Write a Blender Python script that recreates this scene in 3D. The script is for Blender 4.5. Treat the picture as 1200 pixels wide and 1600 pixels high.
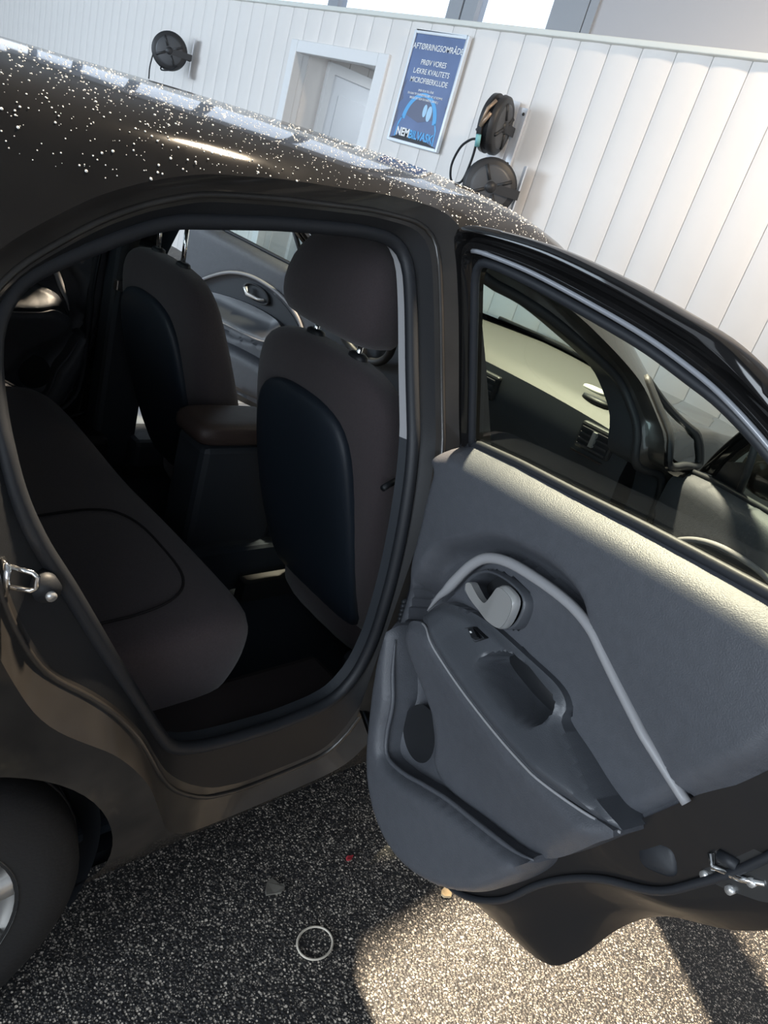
import bpy, bmesh, math, random
import numpy as np
from mathutils import Vector, Matrix
from mathutils.geometry import delaunay_2d_cdt
random.seed(7); rng = np.random.default_rng(7)
scene = bpy.context.scene
for o in list(bpy.data.objects): bpy.data.objects.remove(o)
COL = scene.collection

# ------------------------------------------------------------------ camera
# car frame: x forward, y left, z up, origin on the ground under the rear axle
F_PX = 1145.4
CAM = Vector((-.12, -1.60, 1.45))
RIGHT = Vector((.72299, -.63119, .28086)); DOWN = Vector((-.08310, -.48305, -.87164)); FWD = Vector((.68584, .60685, -.40169))
cam = bpy.data.cameras.new('camera'); cam_o = bpy.data.objects.new('camera', cam); COL.objects.link(cam_o)
cam.sensor_fit = 'VERTICAL'; cam.sensor_height = 32.0; cam.lens = 32.0*F_PX/1600; cam.clip_start = .02
cam_o.matrix_world = Matrix(((RIGHT.x, -DOWN.x, -FWD.x, CAM.x), (RIGHT.y, -DOWN.y, -FWD.y, CAM.y), (RIGHT.z, -DOWN.z, -FWD.z, CAM.z), (0, 0, 0, 1)))
scene.camera = cam_o
# ------------------------------------------------------------------ light
w = bpy.data.worlds.new('sky'); scene.world = w; w.use_nodes = True
bg = w.node_tree.nodes['Background']; bg.inputs[0].default_value = (.80, .89, 1.0, 1); bg.inputs[1].default_value = 2.0
def area(name, loc, target, sx, sy, power, col):
    l = bpy.data.lights.new(name, 'AREA'); l.shape = 'RECTANGLE'; l.size = sx; l.size_y = sy; l.energy = power; l.color = col
    o = bpy.data.objects.new(name, l); COL.objects.link(o); o.location = loc
    o.rotation_euler = (Vector(target)-Vector(loc)).to_track_quat('-Z', 'Y').to_euler(); return o
area('daylight_gate_rear', (-5.4, 8.4, 1.9), (4, 8.6, 1.6), 7.0, 3.2, 560, (.70, .85, 1.0))
area('daylight_gate_side', (-5.4, -1.6, 1.7), (1, -1.0, .9), 3.2, 2.8, 300, (.80, .90, 1.0))
area('fill_light_right', (-2.6, -4.1, 1.7), (.6, -.6, .7), 2.8, 2.8, 27, (.76, .88, 1.0))  # added fill for the cabin, from an unseen opening on the right
scene.view_settings.view_transform = 'Standard'; scene.view_settings.look = 'None'
scene.view_settings.gamma = 1.0; scene.view_settings.use_curve_mapping = False
scene.view_settings.exposure = 0.0

# ------------------------------------------------------------------ helpers
MATS = {}
def mat(name, col, rough=.6, metal=0, coat=0, spec=.5, noise=0, nscale=30, bump=0, bscale=200, trans=0, emis=None, sheen=0, ior=1.45):
    if name in MATS: return MATS[name]
    m = bpy.data.materials.new(name); m.use_nodes = True; nt = m.node_tree; b = nt.nodes['Principled BSDF']
    b.inputs['Base Color'].default_value = (*col, 1); b.inputs['Roughness'].default_value = rough; b.inputs['Metallic'].default_value = metal
    b.inputs['Coat Weight'].default_value = coat; b.inputs['Coat Roughness'].default_value = .06; b.inputs['Specular IOR Level'].default_value = spec
    b.inputs['Transmission Weight'].default_value = trans; b.inputs['IOR'].default_value = ior; b.inputs['Sheen Weight'].default_value = sheen
    if emis: b.inputs['Emission Color'].default_value = (*emis[:3], 1); b.inputs['Emission Strength'].default_value = emis[3]
    tc = nt.nodes.new('ShaderNodeTexCoord')
    if noise:
        n = nt.nodes.new('ShaderNodeTexNoise'); n.inputs['Scale'].default_value = nscale; n.inputs['Detail'].default_value = 6
        nt.links.new(tc.outputs['Object'], n.inputs['Vector'])
        r = nt.nodes.new('ShaderNodeValToRGB'); r.color_ramp.elements[0].position = .3; r.color_ramp.elements[1].position = .7
        r.color_ramp.elements[0].color = (*[max(0, c*(1-noise)) for c in col], 1); r.color_ramp.elements[1].color = (*[min(1, c*(1+noise)) for c in col], 1)
        nt.links.new(n.outputs['Fac'], r.inputs[0]); nt.links.new(r.outputs[0], b.inputs['Base Color'])
    if bump:
        n2 = nt.nodes.new('ShaderNodeTexNoise'); n2.inputs['Scale'].default_value = bscale; n2.inputs['Detail'].default_value = 3
        nt.links.new(tc.outputs['Object'], n2.inputs['Vector'])
        bp = nt.nodes.new('ShaderNodeBump'); bp.inputs['Strength'].default_value = bump; bp.inputs['Distance'].default_value = .002
        nt.links.new(n2.outputs['Fac'], bp.inputs['Height']); nt.links.new(bp.outputs[0], b.inputs['Normal'])
    MATS[name] = m; return m
def glass_mat(name, tint, refl=.05):
    if name in MATS: return MATS[name]
    m = bpy.data.materials.new(name); m.use_nodes = True; nt = m.node_tree; nt.nodes.clear()
    out = nt.nodes.new('ShaderNodeOutputMaterial'); t = nt.nodes.new('ShaderNodeBsdfTransparent'); t.inputs[0].default_value = (*tint, 1)
    g = nt.nodes.new('ShaderNodeBsdfGlossy'); g.inputs['Roughness'].default_value = .02; g.inputs[0].default_value = (1, 1, 1, 1)
    lw = nt.nodes.new('ShaderNodeLayerWeight'); lw.inputs[0].default_value = .5
    pw = nt.nodes.new('ShaderNodeMath'); pw.operation = 'POWER'; pw.inputs[1].default_value = 5; nt.links.new(lw.outputs['Facing'], pw.inputs[0])
    fr = nt.nodes.new('ShaderNodeMath'); fr.operation = 'MULTIPLY_ADD'; fr.inputs[1].default_value = 1-refl; fr.inputs[2].default_value = refl; nt.links.new(pw.outputs[0], fr.inputs[0])
    mx = nt.nodes.new('ShaderNodeMixShader'); nt.links.new(fr.outputs[0], mx.inputs[0]); nt.links.new(t.outputs[0], mx.inputs[1]); nt.links.new(g.outputs[0], mx.inputs[2])
    nt.links.new(mx.outputs[0], out.inputs[0]); MATS[name] = m; return m

def tag(o, label=None, cat=None, group=None, kind=None):
    if label: o['label'] = label
    if cat: o['category'] = cat
    if group: o['group'] = group
    if kind: o['kind'] = kind
    return o
def empty(name, loc=(0, 0, 0), rz=0, parent=None):
    o = bpy.data.objects.new(name, None); COL.objects.link(o); o.location = loc; o.rotation_euler = (0, 0, rz); o.parent = parent
    o.empty_display_size = .05; return o
def obj(name, V, Fc, material, parent=None, smooth=True, fix=True, bevel=0, sub=0, angle=None):
    if fix:
        used = sorted({int(i) for f in Fc for i in f}); mp_ = {u: k for k, u in enumerate(used)}; V = [V[u] for u in used]; Fc = [[mp_[int(i)] for i in f] for f in Fc]
    me = bpy.data.meshes.new(name); me.from_pydata([tuple(map(float, v)) for v in V], [], [tuple(int(i) for i in f) for f in Fc])
    if fix:
        bm = bmesh.new(); bm.from_mesh(me); bmesh.ops.remove_doubles(bm, verts=bm.verts, dist=1e-6); bmesh.ops.recalc_face_normals(bm, faces=bm.faces); bm.to_mesh(me); bm.free()
    if smooth:
        me.polygons.foreach_set('use_smooth', [True]*len(me.polygons))
        if angle: me.set_sharp_from_angle(angle=math.radians(angle))
    me.materials.append(material)
    o = bpy.data.objects.new(name, me); COL.objects.link(o); o.parent = parent
    if bevel:
        b = o.modifiers.new('bevel', 'BEVEL'); b.width = bevel; b.segments = 2; b.limit_method = 'ANGLE'
    if sub:
        s = o.modifiers.new('sub', 'SUBSURF'); s.levels = sub; s.render_levels = sub
    return o
class MB:
    def __init__(s): s.V = []; s.F = []
    def add(s, V, Fc):
        k = len(s.V); s.V += [tuple(v) for v in V]; s.F += [tuple(i+k for i in f) for f in Fc]; return s
    def box(s, a, b):
        (x0, y0, z0), (x1, y1, z1) = a, b
        return s.add([(x0, y0, z0), (x1, y0, z0), (x1, y1, z0), (x0, y1, z0), (x0, y0, z1), (x1, y0, z1), (x1, y1, z1), (x0, y1, z1)],
                     [(0, 3, 2, 1), (4, 5, 6, 7), (0, 1, 5, 4), (1, 2, 6, 5), (2, 3, 7, 6), (3, 0, 4, 7)])
    def tube(s, path, r, n=8, closed=False, squash=None):
        return s.add(*tube(path, r, n, closed, squash))
    def build(s, name, m, parent=None, **k): return obj(name, s.V, s.F, m, parent, **k)
def tube(path, r, n=8, closed=False, squash=None):
    P = [Vector(p) for p in path]; L = len(P); V = []; Fc = []
    rr = r if hasattr(r, '__len__') else [r]*L
    up = Vector((0, 0, 1)); prev = None
    for i in range(L):
        a = P[(i-1) % L] if (closed or i > 0) else P[i]; b = P[(i+1) % L] if (closed or i < L-1) else P[i]
        t = (b-a).normalized()
        if prev is None:
            u = t.cross(up) if abs(t.dot(up)) < .95 else t.cross(Vector((1, 0, 0)))
        else: u = prev-t*prev.dot(t)
        u.normalize(); prev = u; v = t.cross(u)
        for k in range(n):
            an = 2*math.pi*k/n
            V.append(P[i]+u*(math.cos(an)*rr[i])+v*(math.sin(an)*rr[i]*(squash or 1)))
    for i in range(L if closed else L-1):
        j = (i+1) % L
        for k in range(n): Fc.append((i*n+k, i*n+(k+1) % n, j*n+(k+1) % n, j*n+k))
    if not closed: Fc += [tuple(range(n))[::-1], tuple((L-1)*n+k for k in range(n))]
    return V, Fc
def resample(P, n, closed=False):
    P = np.array(P, float)
    if closed: P = np.vstack([P, P[:1]])
    d = np.r_[0, np.cumsum(np.linalg.norm(np.diff(P, axis=0), axis=1))]
    t = np.linspace(0, d[-1], n+1)[:-1] if closed else np.linspace(0, d[-1], n)
    return np.stack([np.interp(t, d, P[:, k]) for k in range(P.shape[1])], 1)
def catmull(P, n, closed=False):
    P = np.array(P, float); L = len(P); out = []
    rng_ = range(L if closed else L-1)
    for i in rng_:
        p0 = P[(i-1) % L] if (closed or i > 0) else 2*P[0]-P[1]; p1 = P[i]; p2 = P[(i+1) % L]
        p3 = P[(i+2) % L] if (closed or i < L-2) else 2*P[-1]-P[-2]
        for t in np.linspace(0, 1, 9)[:-1]:
            out.append(.5*((2*p1)+(-p0+p2)*t+(2*p0-5*p1+4*p2-p3)*t*t+(-p0+3*p1-3*p2+p3)*t**3))
    if not closed: out.append(P[-1])
    return resample(out, n, closed)
def inpoly(P, poly):
    P = np.atleast_2d(P); x, y = P[:, 0], P[:, 1]; r = np.zeros(len(P), bool); poly = np.asarray(poly)
    j = len(poly)-1
    for i in range(len(poly)):
        xi, yi = poly[i]; xj, yj = poly[j]
        c = (yi > y) != (yj > y)
        with np.errstate(divide='ignore', invalid='ignore'): r ^= c & (x < (xj-xi)*(y-yi)/(yj-yi+1e-15)+xi)
        j = i
    return r
def dist_poly(P, poly, closed=True):
    P = np.atleast_2d(P); poly = np.asarray(poly, float); d = np.full(len(P), 1e9)
    n = len(poly)
    for i in range(n if closed else n-1):
        a = poly[i]; b = poly[(i+1) % n]; ab = b-a; L = ab@ab+1e-15
        t = np.clip(((P-a)@ab)/L, 0, 1); q = a+t[:, None]*ab
        d = np.minimum(d, np.linalg.norm(P-q, axis=1))
    return d
def cdt(outer, holes=(), sp=.03, rs=True):
    loops = []
    for lp in [outer, *holes]:
        lp = np.asarray(lp, float)
        if rs:
            per = np.linalg.norm(np.diff(np.vstack([lp, lp[:1]]), axis=0), axis=1)
            q = []
            for i in range(len(lp)):
                k = max(1, int(round(per[i]/sp)))
                for j in range(k): q.append(lp[i]+(lp[(i+1) % len(lp)]-lp[i])*j/k)
            lp = np.array(q)
        loops.append(lp)
    lo = loops[0].min(0); hi = loops[0].max(0)
    gx, gy = np.meshgrid(np.arange(lo[0]+sp/2, hi[0], sp), np.arange(lo[1]+sp/2, hi[1], sp)); gx = gx+(np.arange(gx.shape[0]) % 2)[:, None]*sp/2
    G = np.stack([gx.ravel(), gy.ravel()], 1); keep = inpoly(G, loops[0])
    for lp in loops[1:]: keep &= ~inpoly(G, lp)
    G = G[keep]
    for lp in loops: G = G[dist_poly(G, lp) > sp*.45]
    pts = []; edges = []
    for lp in loops:
        k = len(pts); n = len(lp); pts += [Vector(p) for p in lp]; edges += [(k+i, k+(i+1) % n) for i in range(n)]
    pts += [Vector(p) for p in G]
    V, E, Fc, *_ = delaunay_2d_cdt(pts, edges, [], 0, 1e-6)
    V = np.array([(v.x, v.y) for v in V]); Fc = np.array([f[:3] for f in Fc])
    c = V[Fc].mean(1); ok = inpoly(c, loops[0])
    for lp in loops[1:]: ok &= ~inpoly(c, lp)
    return V, Fc[ok], loops
def loft(rings, closed=True):
    V = []; Fc = []; n = len(rings[0])
    for r in rings: V += [tuple(p) for p in r]
    for i in range(len(rings)-1):
        for k in range(n if closed else n-1):
            Fc.append((i*n+k, i*n+(k+1) % n, (i+1)*n+(k+1) % n, (i+1)*n+k))
    return V, Fc
def stack(secs, n=32):
    """secs: (center, half_u, half_v, exponent, u axis, v axis) rings, closed with caps"""
    V = []; Fc = []
    for c, a, b, e, U, W in secs:
        c = np.array(c, float); U = np.array(U, float); W = np.array(W, float)
        for k in range(n):
            t = 2*math.pi*k/n; cs, sn = math.cos(t), math.sin(t)
            V.append(c+U*a*np.sign(cs)*abs(cs)**(2/e)+W*b*np.sign(sn)*abs(sn)**(2/e))
    L = len(secs)
    for i in range(L-1):
        for k in range(n): Fc.append((i*n+k, i*n+(k+1) % n, (i+1)*n+(k+1) % n, (i+1)*n+k))
    Fc += [tuple(range(n))[::-1], tuple((L-1)*n+k for k in range(n))]
    return V, Fc
def lathe(prof, n=40, axis='y', c=(0, 0, 0)):
    V = []; Fc = []
    for r, h in prof:
        for k in range(n):
            a = 2*math.pi*k/n; u, v = r*math.cos(a), r*math.sin(a)
            p = (u, h, v) if axis == 'y' else ((h, u, v) if axis == 'x' else (u, v, h))
            V.append((p[0]+c[0], p[1]+c[1], p[2]+c[2]))
    for i in range(len(prof)-1):
        for k in range(n): Fc.append((i*n+k, i*n+(k+1) % n, (i+1)*n+(k+1) % n, (i+1)*n+k))
    return V, Fc
def sstep(a, b, x):
    t = np.clip((x-a)/(b-a), 0, 1); return t*t*(3-2*t)

# ------------------------------------------------------------------ materials
PAINT = mat('black_car_paint', (.0080, .0078, .0080), .45, coat=.8, spec=0.0, noise=.2, nscale=8, bump=.02, bscale=900)
def road_grime(m):
    nt = m.node_tree; b = nt.nodes['Principled BSDF']; tc = nt.nodes.new('ShaderNodeTexCoord'); sp = nt.nodes.new('ShaderNodeSeparateXYZ'); nt.links.new(tc.outputs['Object'], sp.inputs[0])
    mr = nt.nodes.new('ShaderNodeMapRange'); mr.inputs[1].default_value = .95; mr.inputs[2].default_value = .55; nt.links.new(sp.outputs[2], mr.inputs[0])
    n = nt.nodes.new('ShaderNodeTexNoise'); n.inputs['Scale'].default_value = 7; n.inputs['Detail'].default_value = 8; nt.links.new(tc.outputs['Object'], n.inputs['Vector'])
    r = nt.nodes.new('ShaderNodeMapRange'); r.inputs[1].default_value = .35; r.inputs[2].default_value = .65; r.inputs[3].default_value = .45; nt.links.new(n.outputs['Fac'], r.inputs[0])
    k = nt.nodes.new('ShaderNodeMath'); k.operation = 'MULTIPLY'; nt.links.new(mr.outputs[0], k.inputs[0]); nt.links.new(r.outputs[0], k.inputs[1])
    mx = nt.nodes.new('ShaderNodeMix'); mx.data_type = 'RGBA'; old = b.inputs['Base Color'].links[0].from_socket
    nt.links.new(k.outputs[0], mx.inputs[0]); nt.links.new(old, mx.inputs[6]); mx.inputs[7].default_value = (.046, .041, .036, 1); nt.links.new(mx.outputs[2], b.inputs['Base Color'])
    cw = nt.nodes.new('ShaderNodeMapRange'); cw.inputs[3].default_value = .8; cw.inputs[4].default_value = .15; nt.links.new(k.outputs[0], cw.inputs[0]); nt.links.new(cw.outputs[0], b.inputs['Coat Weight'])
road_grime(PAINT)
INNERP = mat('satin_black_door_inner', (.012, .0115, .012), .42, coat=.25, spec=.2)
JAMB = mat('door_jamb_paint', (.027, .0245, .0225), .34, coat=.5, noise=.25, nscale=12)
RUBBER = mat('black_rubber', (.014, .016, .020), .55, bump=.1)
BLACKTRIM = mat('black_plastic', (.010, .011, .013), .5, bump=.15, bscale=700)
DARKTRIM = mat('dark_interior_plastic', (.018, .022, .028), .6, bump=.2, bscale=600)
GREYTRIM = mat('grey_pillar_trim', (.30, .30, .31), .7, bump=.1)
DOORTRIM = mat('charcoal_door_trim', (.062, .066, .076), .47, noise=.06, nscale=60, bump=.35, bscale=520)
ARMTRIM = mat('charcoal_armrest_plastic', (.050, .054, .062), .36, bump=.2, bscale=700)
STRIP = mat('grey_trim_strip', (.24, .24, .25), .42, bump=.1, bscale=700)
SILVER = mat('satin_silver', (.64, .64, .63), .28, metal=.7)
CHROME = mat('chrome', (.8, .8, .8), .12, metal=1)
FABRIC = mat('brown_black_seat_fabric', (.040, .031, .034), .9, noise=.15, nscale=300, bump=.5, bscale=900, sheen=.2)
PANELBACK = mat('seat_back_cover', (.013, .019, .028), .5, bump=.2, bscale=500)  # blue cast in the base colour stands in for hazy cabin shade
CARPET = mat('dark_carpet', (.014, .020, .028), .95, bump=.6, bscale=600)
DASHTOP = mat('charcoal_dashboard', (.046, .046, .044), .6, bump=.3, bscale=500)
GLASS = glass_mat('clear_car_glass', (.78, .86, .83)); GLASSD = glass_mat('tinted_car_glass', (.72, .81, .775))
TYRE = mat('tyre_rubber', (.0085, .009, .010), .75, bump=.3, bscale=150)
ALLOY = mat('alloy_wheel', (.55, .54, .52), .35, metal=.7)
WALLW = mat('white_plastic_panel', (.80, .76, .725), .42, noise=.02, nscale=3)  # warm cast in the white stands in for warm lamp light
WHITE = mat('white_paint', (.80, .80, .80), .5)
LEDGE = mat('pale_ledge', (.74, .75, .70), .4)
GREYFR = mat('grey_window_frame', (.30, .32, .35), .5)
GREYWALL = mat('grey_upper_wall', (.42, .42, .44), .7)
CEIL = mat('hall_ceiling', (.35, .36, .37), .8)

# ------------------------------------------------------------------ room
def floor_mat():
    m = bpy.data.materials.new('speckled_rubber_floor'); m.use_nodes = True; nt = m.node_tree; b = nt.nodes['Principled BSDF']
    tc = nt.nodes.new('ShaderNodeTexCoord')
    def vor(scale, off):
        mp = nt.nodes.new('ShaderNodeMapping'); mp.inputs['Location'].default_value = off; nt.links.new(tc.outputs['Object'], mp.inputs[0])
        v = nt.nodes.new('ShaderNodeTexVoronoi'); v.inputs['Scale'].default_value = scale; v.inputs['Randomness'].default_value = 1
        nt.links.new(mp.outputs[0], v.inputs['Vector']); return v
    def mth(op, a, bb, cl=False):
        n = nt.nodes.new('ShaderNodeMath'); n.operation = op; n.use_clamp = cl
        for i, q in enumerate((a, bb)):
            if isinstance(q, (int, float)): n.inputs[i].default_value = q
            else: nt.links.new(q, n.inputs[i])
        return n.outputs[0]
    masks = []
    for sc_, thr, rad, off in ((170, .50, .36, (0, 0, 0)), (105, .66, .30, (3.3, 1.7, 0)), (300, .40, .42, (7, 2, 0))):
        v = vor(sc_, off); sp = nt.nodes.new('ShaderNodeSeparateColor'); nt.links.new(v.outputs['Color'], sp.inputs[0])
        pick = mth('GREATER_THAN', sp.outputs[0], thr); near = mth('LESS_THAN', v.outputs['Distance'], rad)
        masks.append((mth('MULTIPLY', mth('MULTIPLY', pick, near), sp.outputs[1]), v))
    mk = mth('MAXIMUM', mth('MAXIMUM', masks[0][0], masks[1][0]), mth('MULTIPLY', masks[2][0], .55))
    n = nt.nodes.new('ShaderNodeTexNoise'); n.inputs['Scale'].default_value = 4; nt.links.new(tc.outputs['Object'], n.inputs['Vector'])
    r = nt.nodes.new('ShaderNodeValToRGB'); r.color_ramp.elements[0].color = (.014, .014, .016, 1); r.color_ramp.elements[1].color = (.028, .027, .027, 1)
    nt.links.new(n.outputs[0], r.inputs[0])
    mix = nt.nodes.new('ShaderNodeMix'); mix.data_type = 'RGBA'; nt.links.new(mk, mix.inputs[0]); nt.links.new(r.outputs[0], mix.inputs[6]); mix.inputs[7].default_value = (.74, .66, .56, 1)
    nt.links.new(mix.outputs[2], b.inputs['Base Color']); b.inputs['Roughness'].default_value = .55
    bp = nt.nodes.new('ShaderNodeBump'); bp.inputs['Strength'].default_value = .6; bp.inputs['Distance'].default_value = .003
    nt.links.new(masks[0][1].outputs['Distance'], bp.inputs['Height']); nt.links.new(bp.outputs[0], b.inputs['Normal'])
    return m
WX = 4.30; Y0, Y1 = -4.2, 14.2; XR = -6.0; ZC = 4.4
tag(MB().box((XR-4, Y0-2, -.1), (WX+3.0, Y1, 0)).build('floor', floor_mat(), smooth=False), kind='structure')
tag(MB().box((XR, Y0, ZC), (WX+.4, Y1, ZC+.1)).build('ceiling', CEIL, smooth=False), kind='structure')
# front wall: backing, plastic boards, ledge
PZ = 2.555; DY0, DY1, DZ = 3.80, 5.10, 2.255
wall = MB(); wall.box((WX+.02, Y0, 0), (WX+.12, DY0, PZ)); wall.box((WX+.02, DY1, 0), (WX+.12, Y1, PZ)); wall.box((WX+.02, DY0, DZ), (WX+.12, DY1, PZ))
wf = tag(wall.build('wall_front', WHITE, smooth=False), kind='structure')
PW = .2375; PB = .752
def board_mesh(a, b, z0, z1, full):
    """gently bowed plastic board covering [a,b] of a board whose own span is full"""
    N = 10; V = []; Fc = []
    ys = np.linspace(a, b, N+1)
    for y in ys:
        u = (y-full[0])/(full[1]-full[0]); x = WX-.010*max(0, 1-abs(2*u-1)**2.6)
        V += [(x, y, z0), (x, y, z1), (WX+.02, y, z1)]
    for i in range(N): Fc += [(3*i, 3*i+1, 3*i+4, 3*i+3), (3*i+1, 3*i+2, 3*i+5, 3*i+4)]
    return V, Fc
k0 = int(math.floor((Y0-PB)/PW)); k1 = int(math.floor((Y1-PB)/PW)); shared = None
for k in range(k0, k1):
    a = PB+k*PW+.0015; b = PB+(k+1)*PW-.0015
    if b <= DY0 or a >= DY1:
        if shared is None:
            shared = obj('panel', *board_mesh(0, PW-.003, 0, PZ, (0, PW-.003)), WALLW, wf, angle=50); shared.location.y = a
        else:
            c = shared.copy(); COL.objects.link(c); c.location.y = a
    else:
        for (p, q, z0) in ((a, min(b, DY0), 0), (max(a, DY0), min(b, DY1), DZ), (max(a, DY1), b, 0)):
            if q-p > .004: obj('panel', *board_mesh(p, q, z0, PZ, (a, b)), WALLW, wf, angle=50)
tag(MB().box((WX-.05, Y0, PZ), (WX+.30, Y1, PZ+.035)).build('trim_1', LEDGE, smooth=False, bevel=.006), kind='structure')
# clerestory above the ledge
cl = MB(); cl.box((WX+.22, Y0, PZ+.035), (WX+.34, 2.06, ZC)); cl.box((WX+.22, 2.06, 3.9), (WX+.34, Y1, ZC))
tag(cl.build('wall_upper', GREYWALL, smooth=False), kind='structure')
wn = empty('window_1', (WX+.25, 2, PZ+.035)); tag(wn, kind='structure')
fr = MB(); W0 = PZ+.035
for (p, q) in ((2.06, 2.13), (2.14, 2.44), (3.16, 3.30), (3.32, 3.47), (4.9, 5.05), (6.9, 7.05), (8.9, 9.05), (10.9, 11.05), (12.9, 13.05)):
    fr.box((WX+.20, p, W0), (WX+.30, q, 3.9))
fr.box((WX+.2, 2.06, W0), (WX+.3, Y1, W0+.035)); fr.box((WX+.2, 2.06, 3.84), (WX+.3, Y1, 3.9))
f_o = fr.build('window_frame', GREYFR, smooth=False); f_o.parent = wn; f_o.matrix_parent_inverse = wn.matrix_basis.inverted()
PANE = glass_mat('window_pane_glass', (.95, .97, 1))
for (p, q) in ((2.44, 3.16), (3.47, 4.9), (5.05, 6.9), (7.05, 8.9), (9.05, 10.9), (11.05, 12.9)):
    g = MB().box((WX+.245, p, W0+.03), (WX+.255, q, 3.85)).build('pane', PANE, smooth=False); g.parent = wn; g.matrix_parent_inverse = wn.matrix_basis.inverted()
# other walls
tag(MB().box((XR, Y0-.1, 0), (-4.2, Y0, ZC)).box((-4.2, Y0-.1, 3.2), (-1.0, Y0, ZC)).box((-1.0, Y0-.1, 0), (WX+.1, Y0, ZC)).build('wall_right', GREYWALL, smooth=False), kind='structure')  # opening in this unseen wall added to let the fill light in
rw = MB(); rw.box((XR-.1, Y0, 3.6), (XR, Y1, ZC)); rw.box((XR-.1, .2, 0), (XR, 1.6, 3.6)); rw.box((XR-.1, Y0, 0), (XR, -3.4, 3.6)); rw.box((XR-.1, 11.5, 0), (XR, Y1, 3.6))
tag(rw.build('wall_rear', GREYWALL, smooth=False), kind='structure')
tag(MB().box((XR, Y1, 0), (WX+.1, Y1+.1, ZC)).build('wall_left', WHITE, smooth=False), kind='structure')
# doorway casing and the passage behind it
dc = MB()
dc.box((WX-.035, 3.735, 0), (WX+.06, 3.87, 2.305)); dc.box((WX-.035, 5.045, 0), (WX+.06, 5.15, 2.305)); dc.box((WX-.034, 3.87, 2.205), (WX+.06, 5.045, 2.304))
tag(dc.build('trim_2', WHITE, smooth=False, bevel=.008), kind='structure')
ps = MB(); ps.box((WX+.05, 5.055, 0), (6.9, 5.12, 2.5)); ps.box((WX+.05, 3.74, 0), (6.9, 3.80, 2.5)); ps.box((6.85, 3.7, 0), (6.95, 5.2, 2.5)); ps.box((WX+.1, 3.7, 2.32), (6.9, 5.2, 2.42))
tag(ps.build('wall_passage', WHITE, smooth=False), kind='structure')
for j in range(11):
    a = WX+.13+j*.24
    bo = MB().box((a, 5.045, 0), (a+.234, 5.056, 2.32)).build('panel', WALLW, wf, smooth=False, bevel=.003)
dr = empty('door_1', (4.64, 5.04, 0)); tag(dr, kind='structure')
MB().box((0, -.04, 0), (.075, .02, 2.24)).box((.075, -.04, 2.15), (.95, .02, 2.24)).box((.95, -.04, 0), (1.03, .02, 2.24)).build('door_frame', WHITE, dr, smooth=False, bevel=.005)
MB().box((.075, -.012, .01), (.95, .018, 2.15)).build('door_leaf', mat('white_door_leaf', (.78, .80, .83), .35), dr, smooth=False)
for (z0, z1) in ((.2, .95), (1.1, 2.0)):
    MB().box((.19, -.020, z0), (.83, -.010, z1)).build('door_panel', mat('white_door_leaf', (.78, .80, .83), .35), dr, smooth=False, bevel=.006)

# metal grid and kerb on the far side of the bay
dg = empty('drain_grate', (1.7, 2.2, 0)); tag(dg, 'pale metal tread plate drain cover in the floor beyond the far front door', 'drain')
MB().box((-1.9, -.28, .0), (1.9, .28, .012)).build('plate', mat('galvanised_plate', (.72, .70, .66), .35, metal=.3), dr and dg, smooth=False)
tr = MB()
for i in range(60):
    for j in range(9):
        x = -1.85+i*.062+(j % 2)*.03; y = -.25+j*.062; s = .014*(1 if (i+j) % 2 else -1)
        tr.tube([(x-.016, y-s, .012), (x+.016, y+s, .012)], .006, 5, squash=.6)
tag(tr.build('tread_bars', mat('galvanised_plate', (.72, .70, .66), .35), dg), kind='stuff')
tag(MB().box((-.3, 1.62, 0), (3.6, 1.9, .015)).build('floor_slab', mat('pale_concrete', (.52, .52, .52), .7, noise=.15, nscale=6), smooth=False), kind='structure')

# ceiling lamp above the car: the hard warm light on roof and floor
LP = Vector((2.05, .36, 4.15))
lt = empty('ceiling_lamp', LP); tag(lt, 'round white floodlight hanging from the ceiling above the car', 'lamp')
obj('lamp_housing', *lathe([(.02, .25), (.03, .08), (.12, .07), (.17, .0), (.16, -.02), (.15, .0), (.02, .05)], 32, 'z'), WHITE, lt)
ll = bpy.data.lights.new('lamp_light', 'AREA'); ll.shape = 'DISK'; ll.size = .26; ll.energy = 225; ll.color = (1.0, .82, .60); ll.spread = math.radians(84)
lo_ = bpy.data.objects.new('lamp_light', ll); COL.objects.link(lo_); lo_.parent = lt; lo_.location = (0, 0, -.03)
lt.rotation_euler = (Vector((1.15, -1.0, 0))-LP).to_track_quat('-Z', 'Y').to_euler()
ww = empty('wall_lamp', (3.30, -1.1, 3.75)); tag(ww, 'white wall washer lamp hanging over the right end of the panelled wall', 'lamp')
obj('lamp_housing', *lathe([(.02, .25), (.03, .08), (.10, .07), (.14, .0), (.13, -.02), (.12, .0), (.02, .05)], 32, 'z'), WHITE, ww)
wl = bpy.data.lights.new('wall_lamp_light', 'AREA'); wl.shape = 'DISK'; wl.size = .22; wl.energy = 46; wl.color = (1.0, .80, .58); wl.spread = math.radians(130)
wl_o = bpy.data.objects.new('wall_lamp_light', wl); COL.objects.link(wl_o); wl_o.parent = ww; wl_o.location = (0, 0, -.03)
ww.rotation_euler = (Vector((4.3, .5, 1.9))-ww.location).to_track_quat('-Z', 'Y').to_euler()
pl_l = bpy.data.lights.new('passage_lamp_light', 'AREA'); pl_l.size = .5; pl_l.energy = 6; pl_l.color = (.85, .93, 1)
pl_o = bpy.data.objects.new('passage_lamp_light', pl_l); COL.objects.link(pl_o); pl_o.location = (5.3, 4.4, 2.28)

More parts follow.
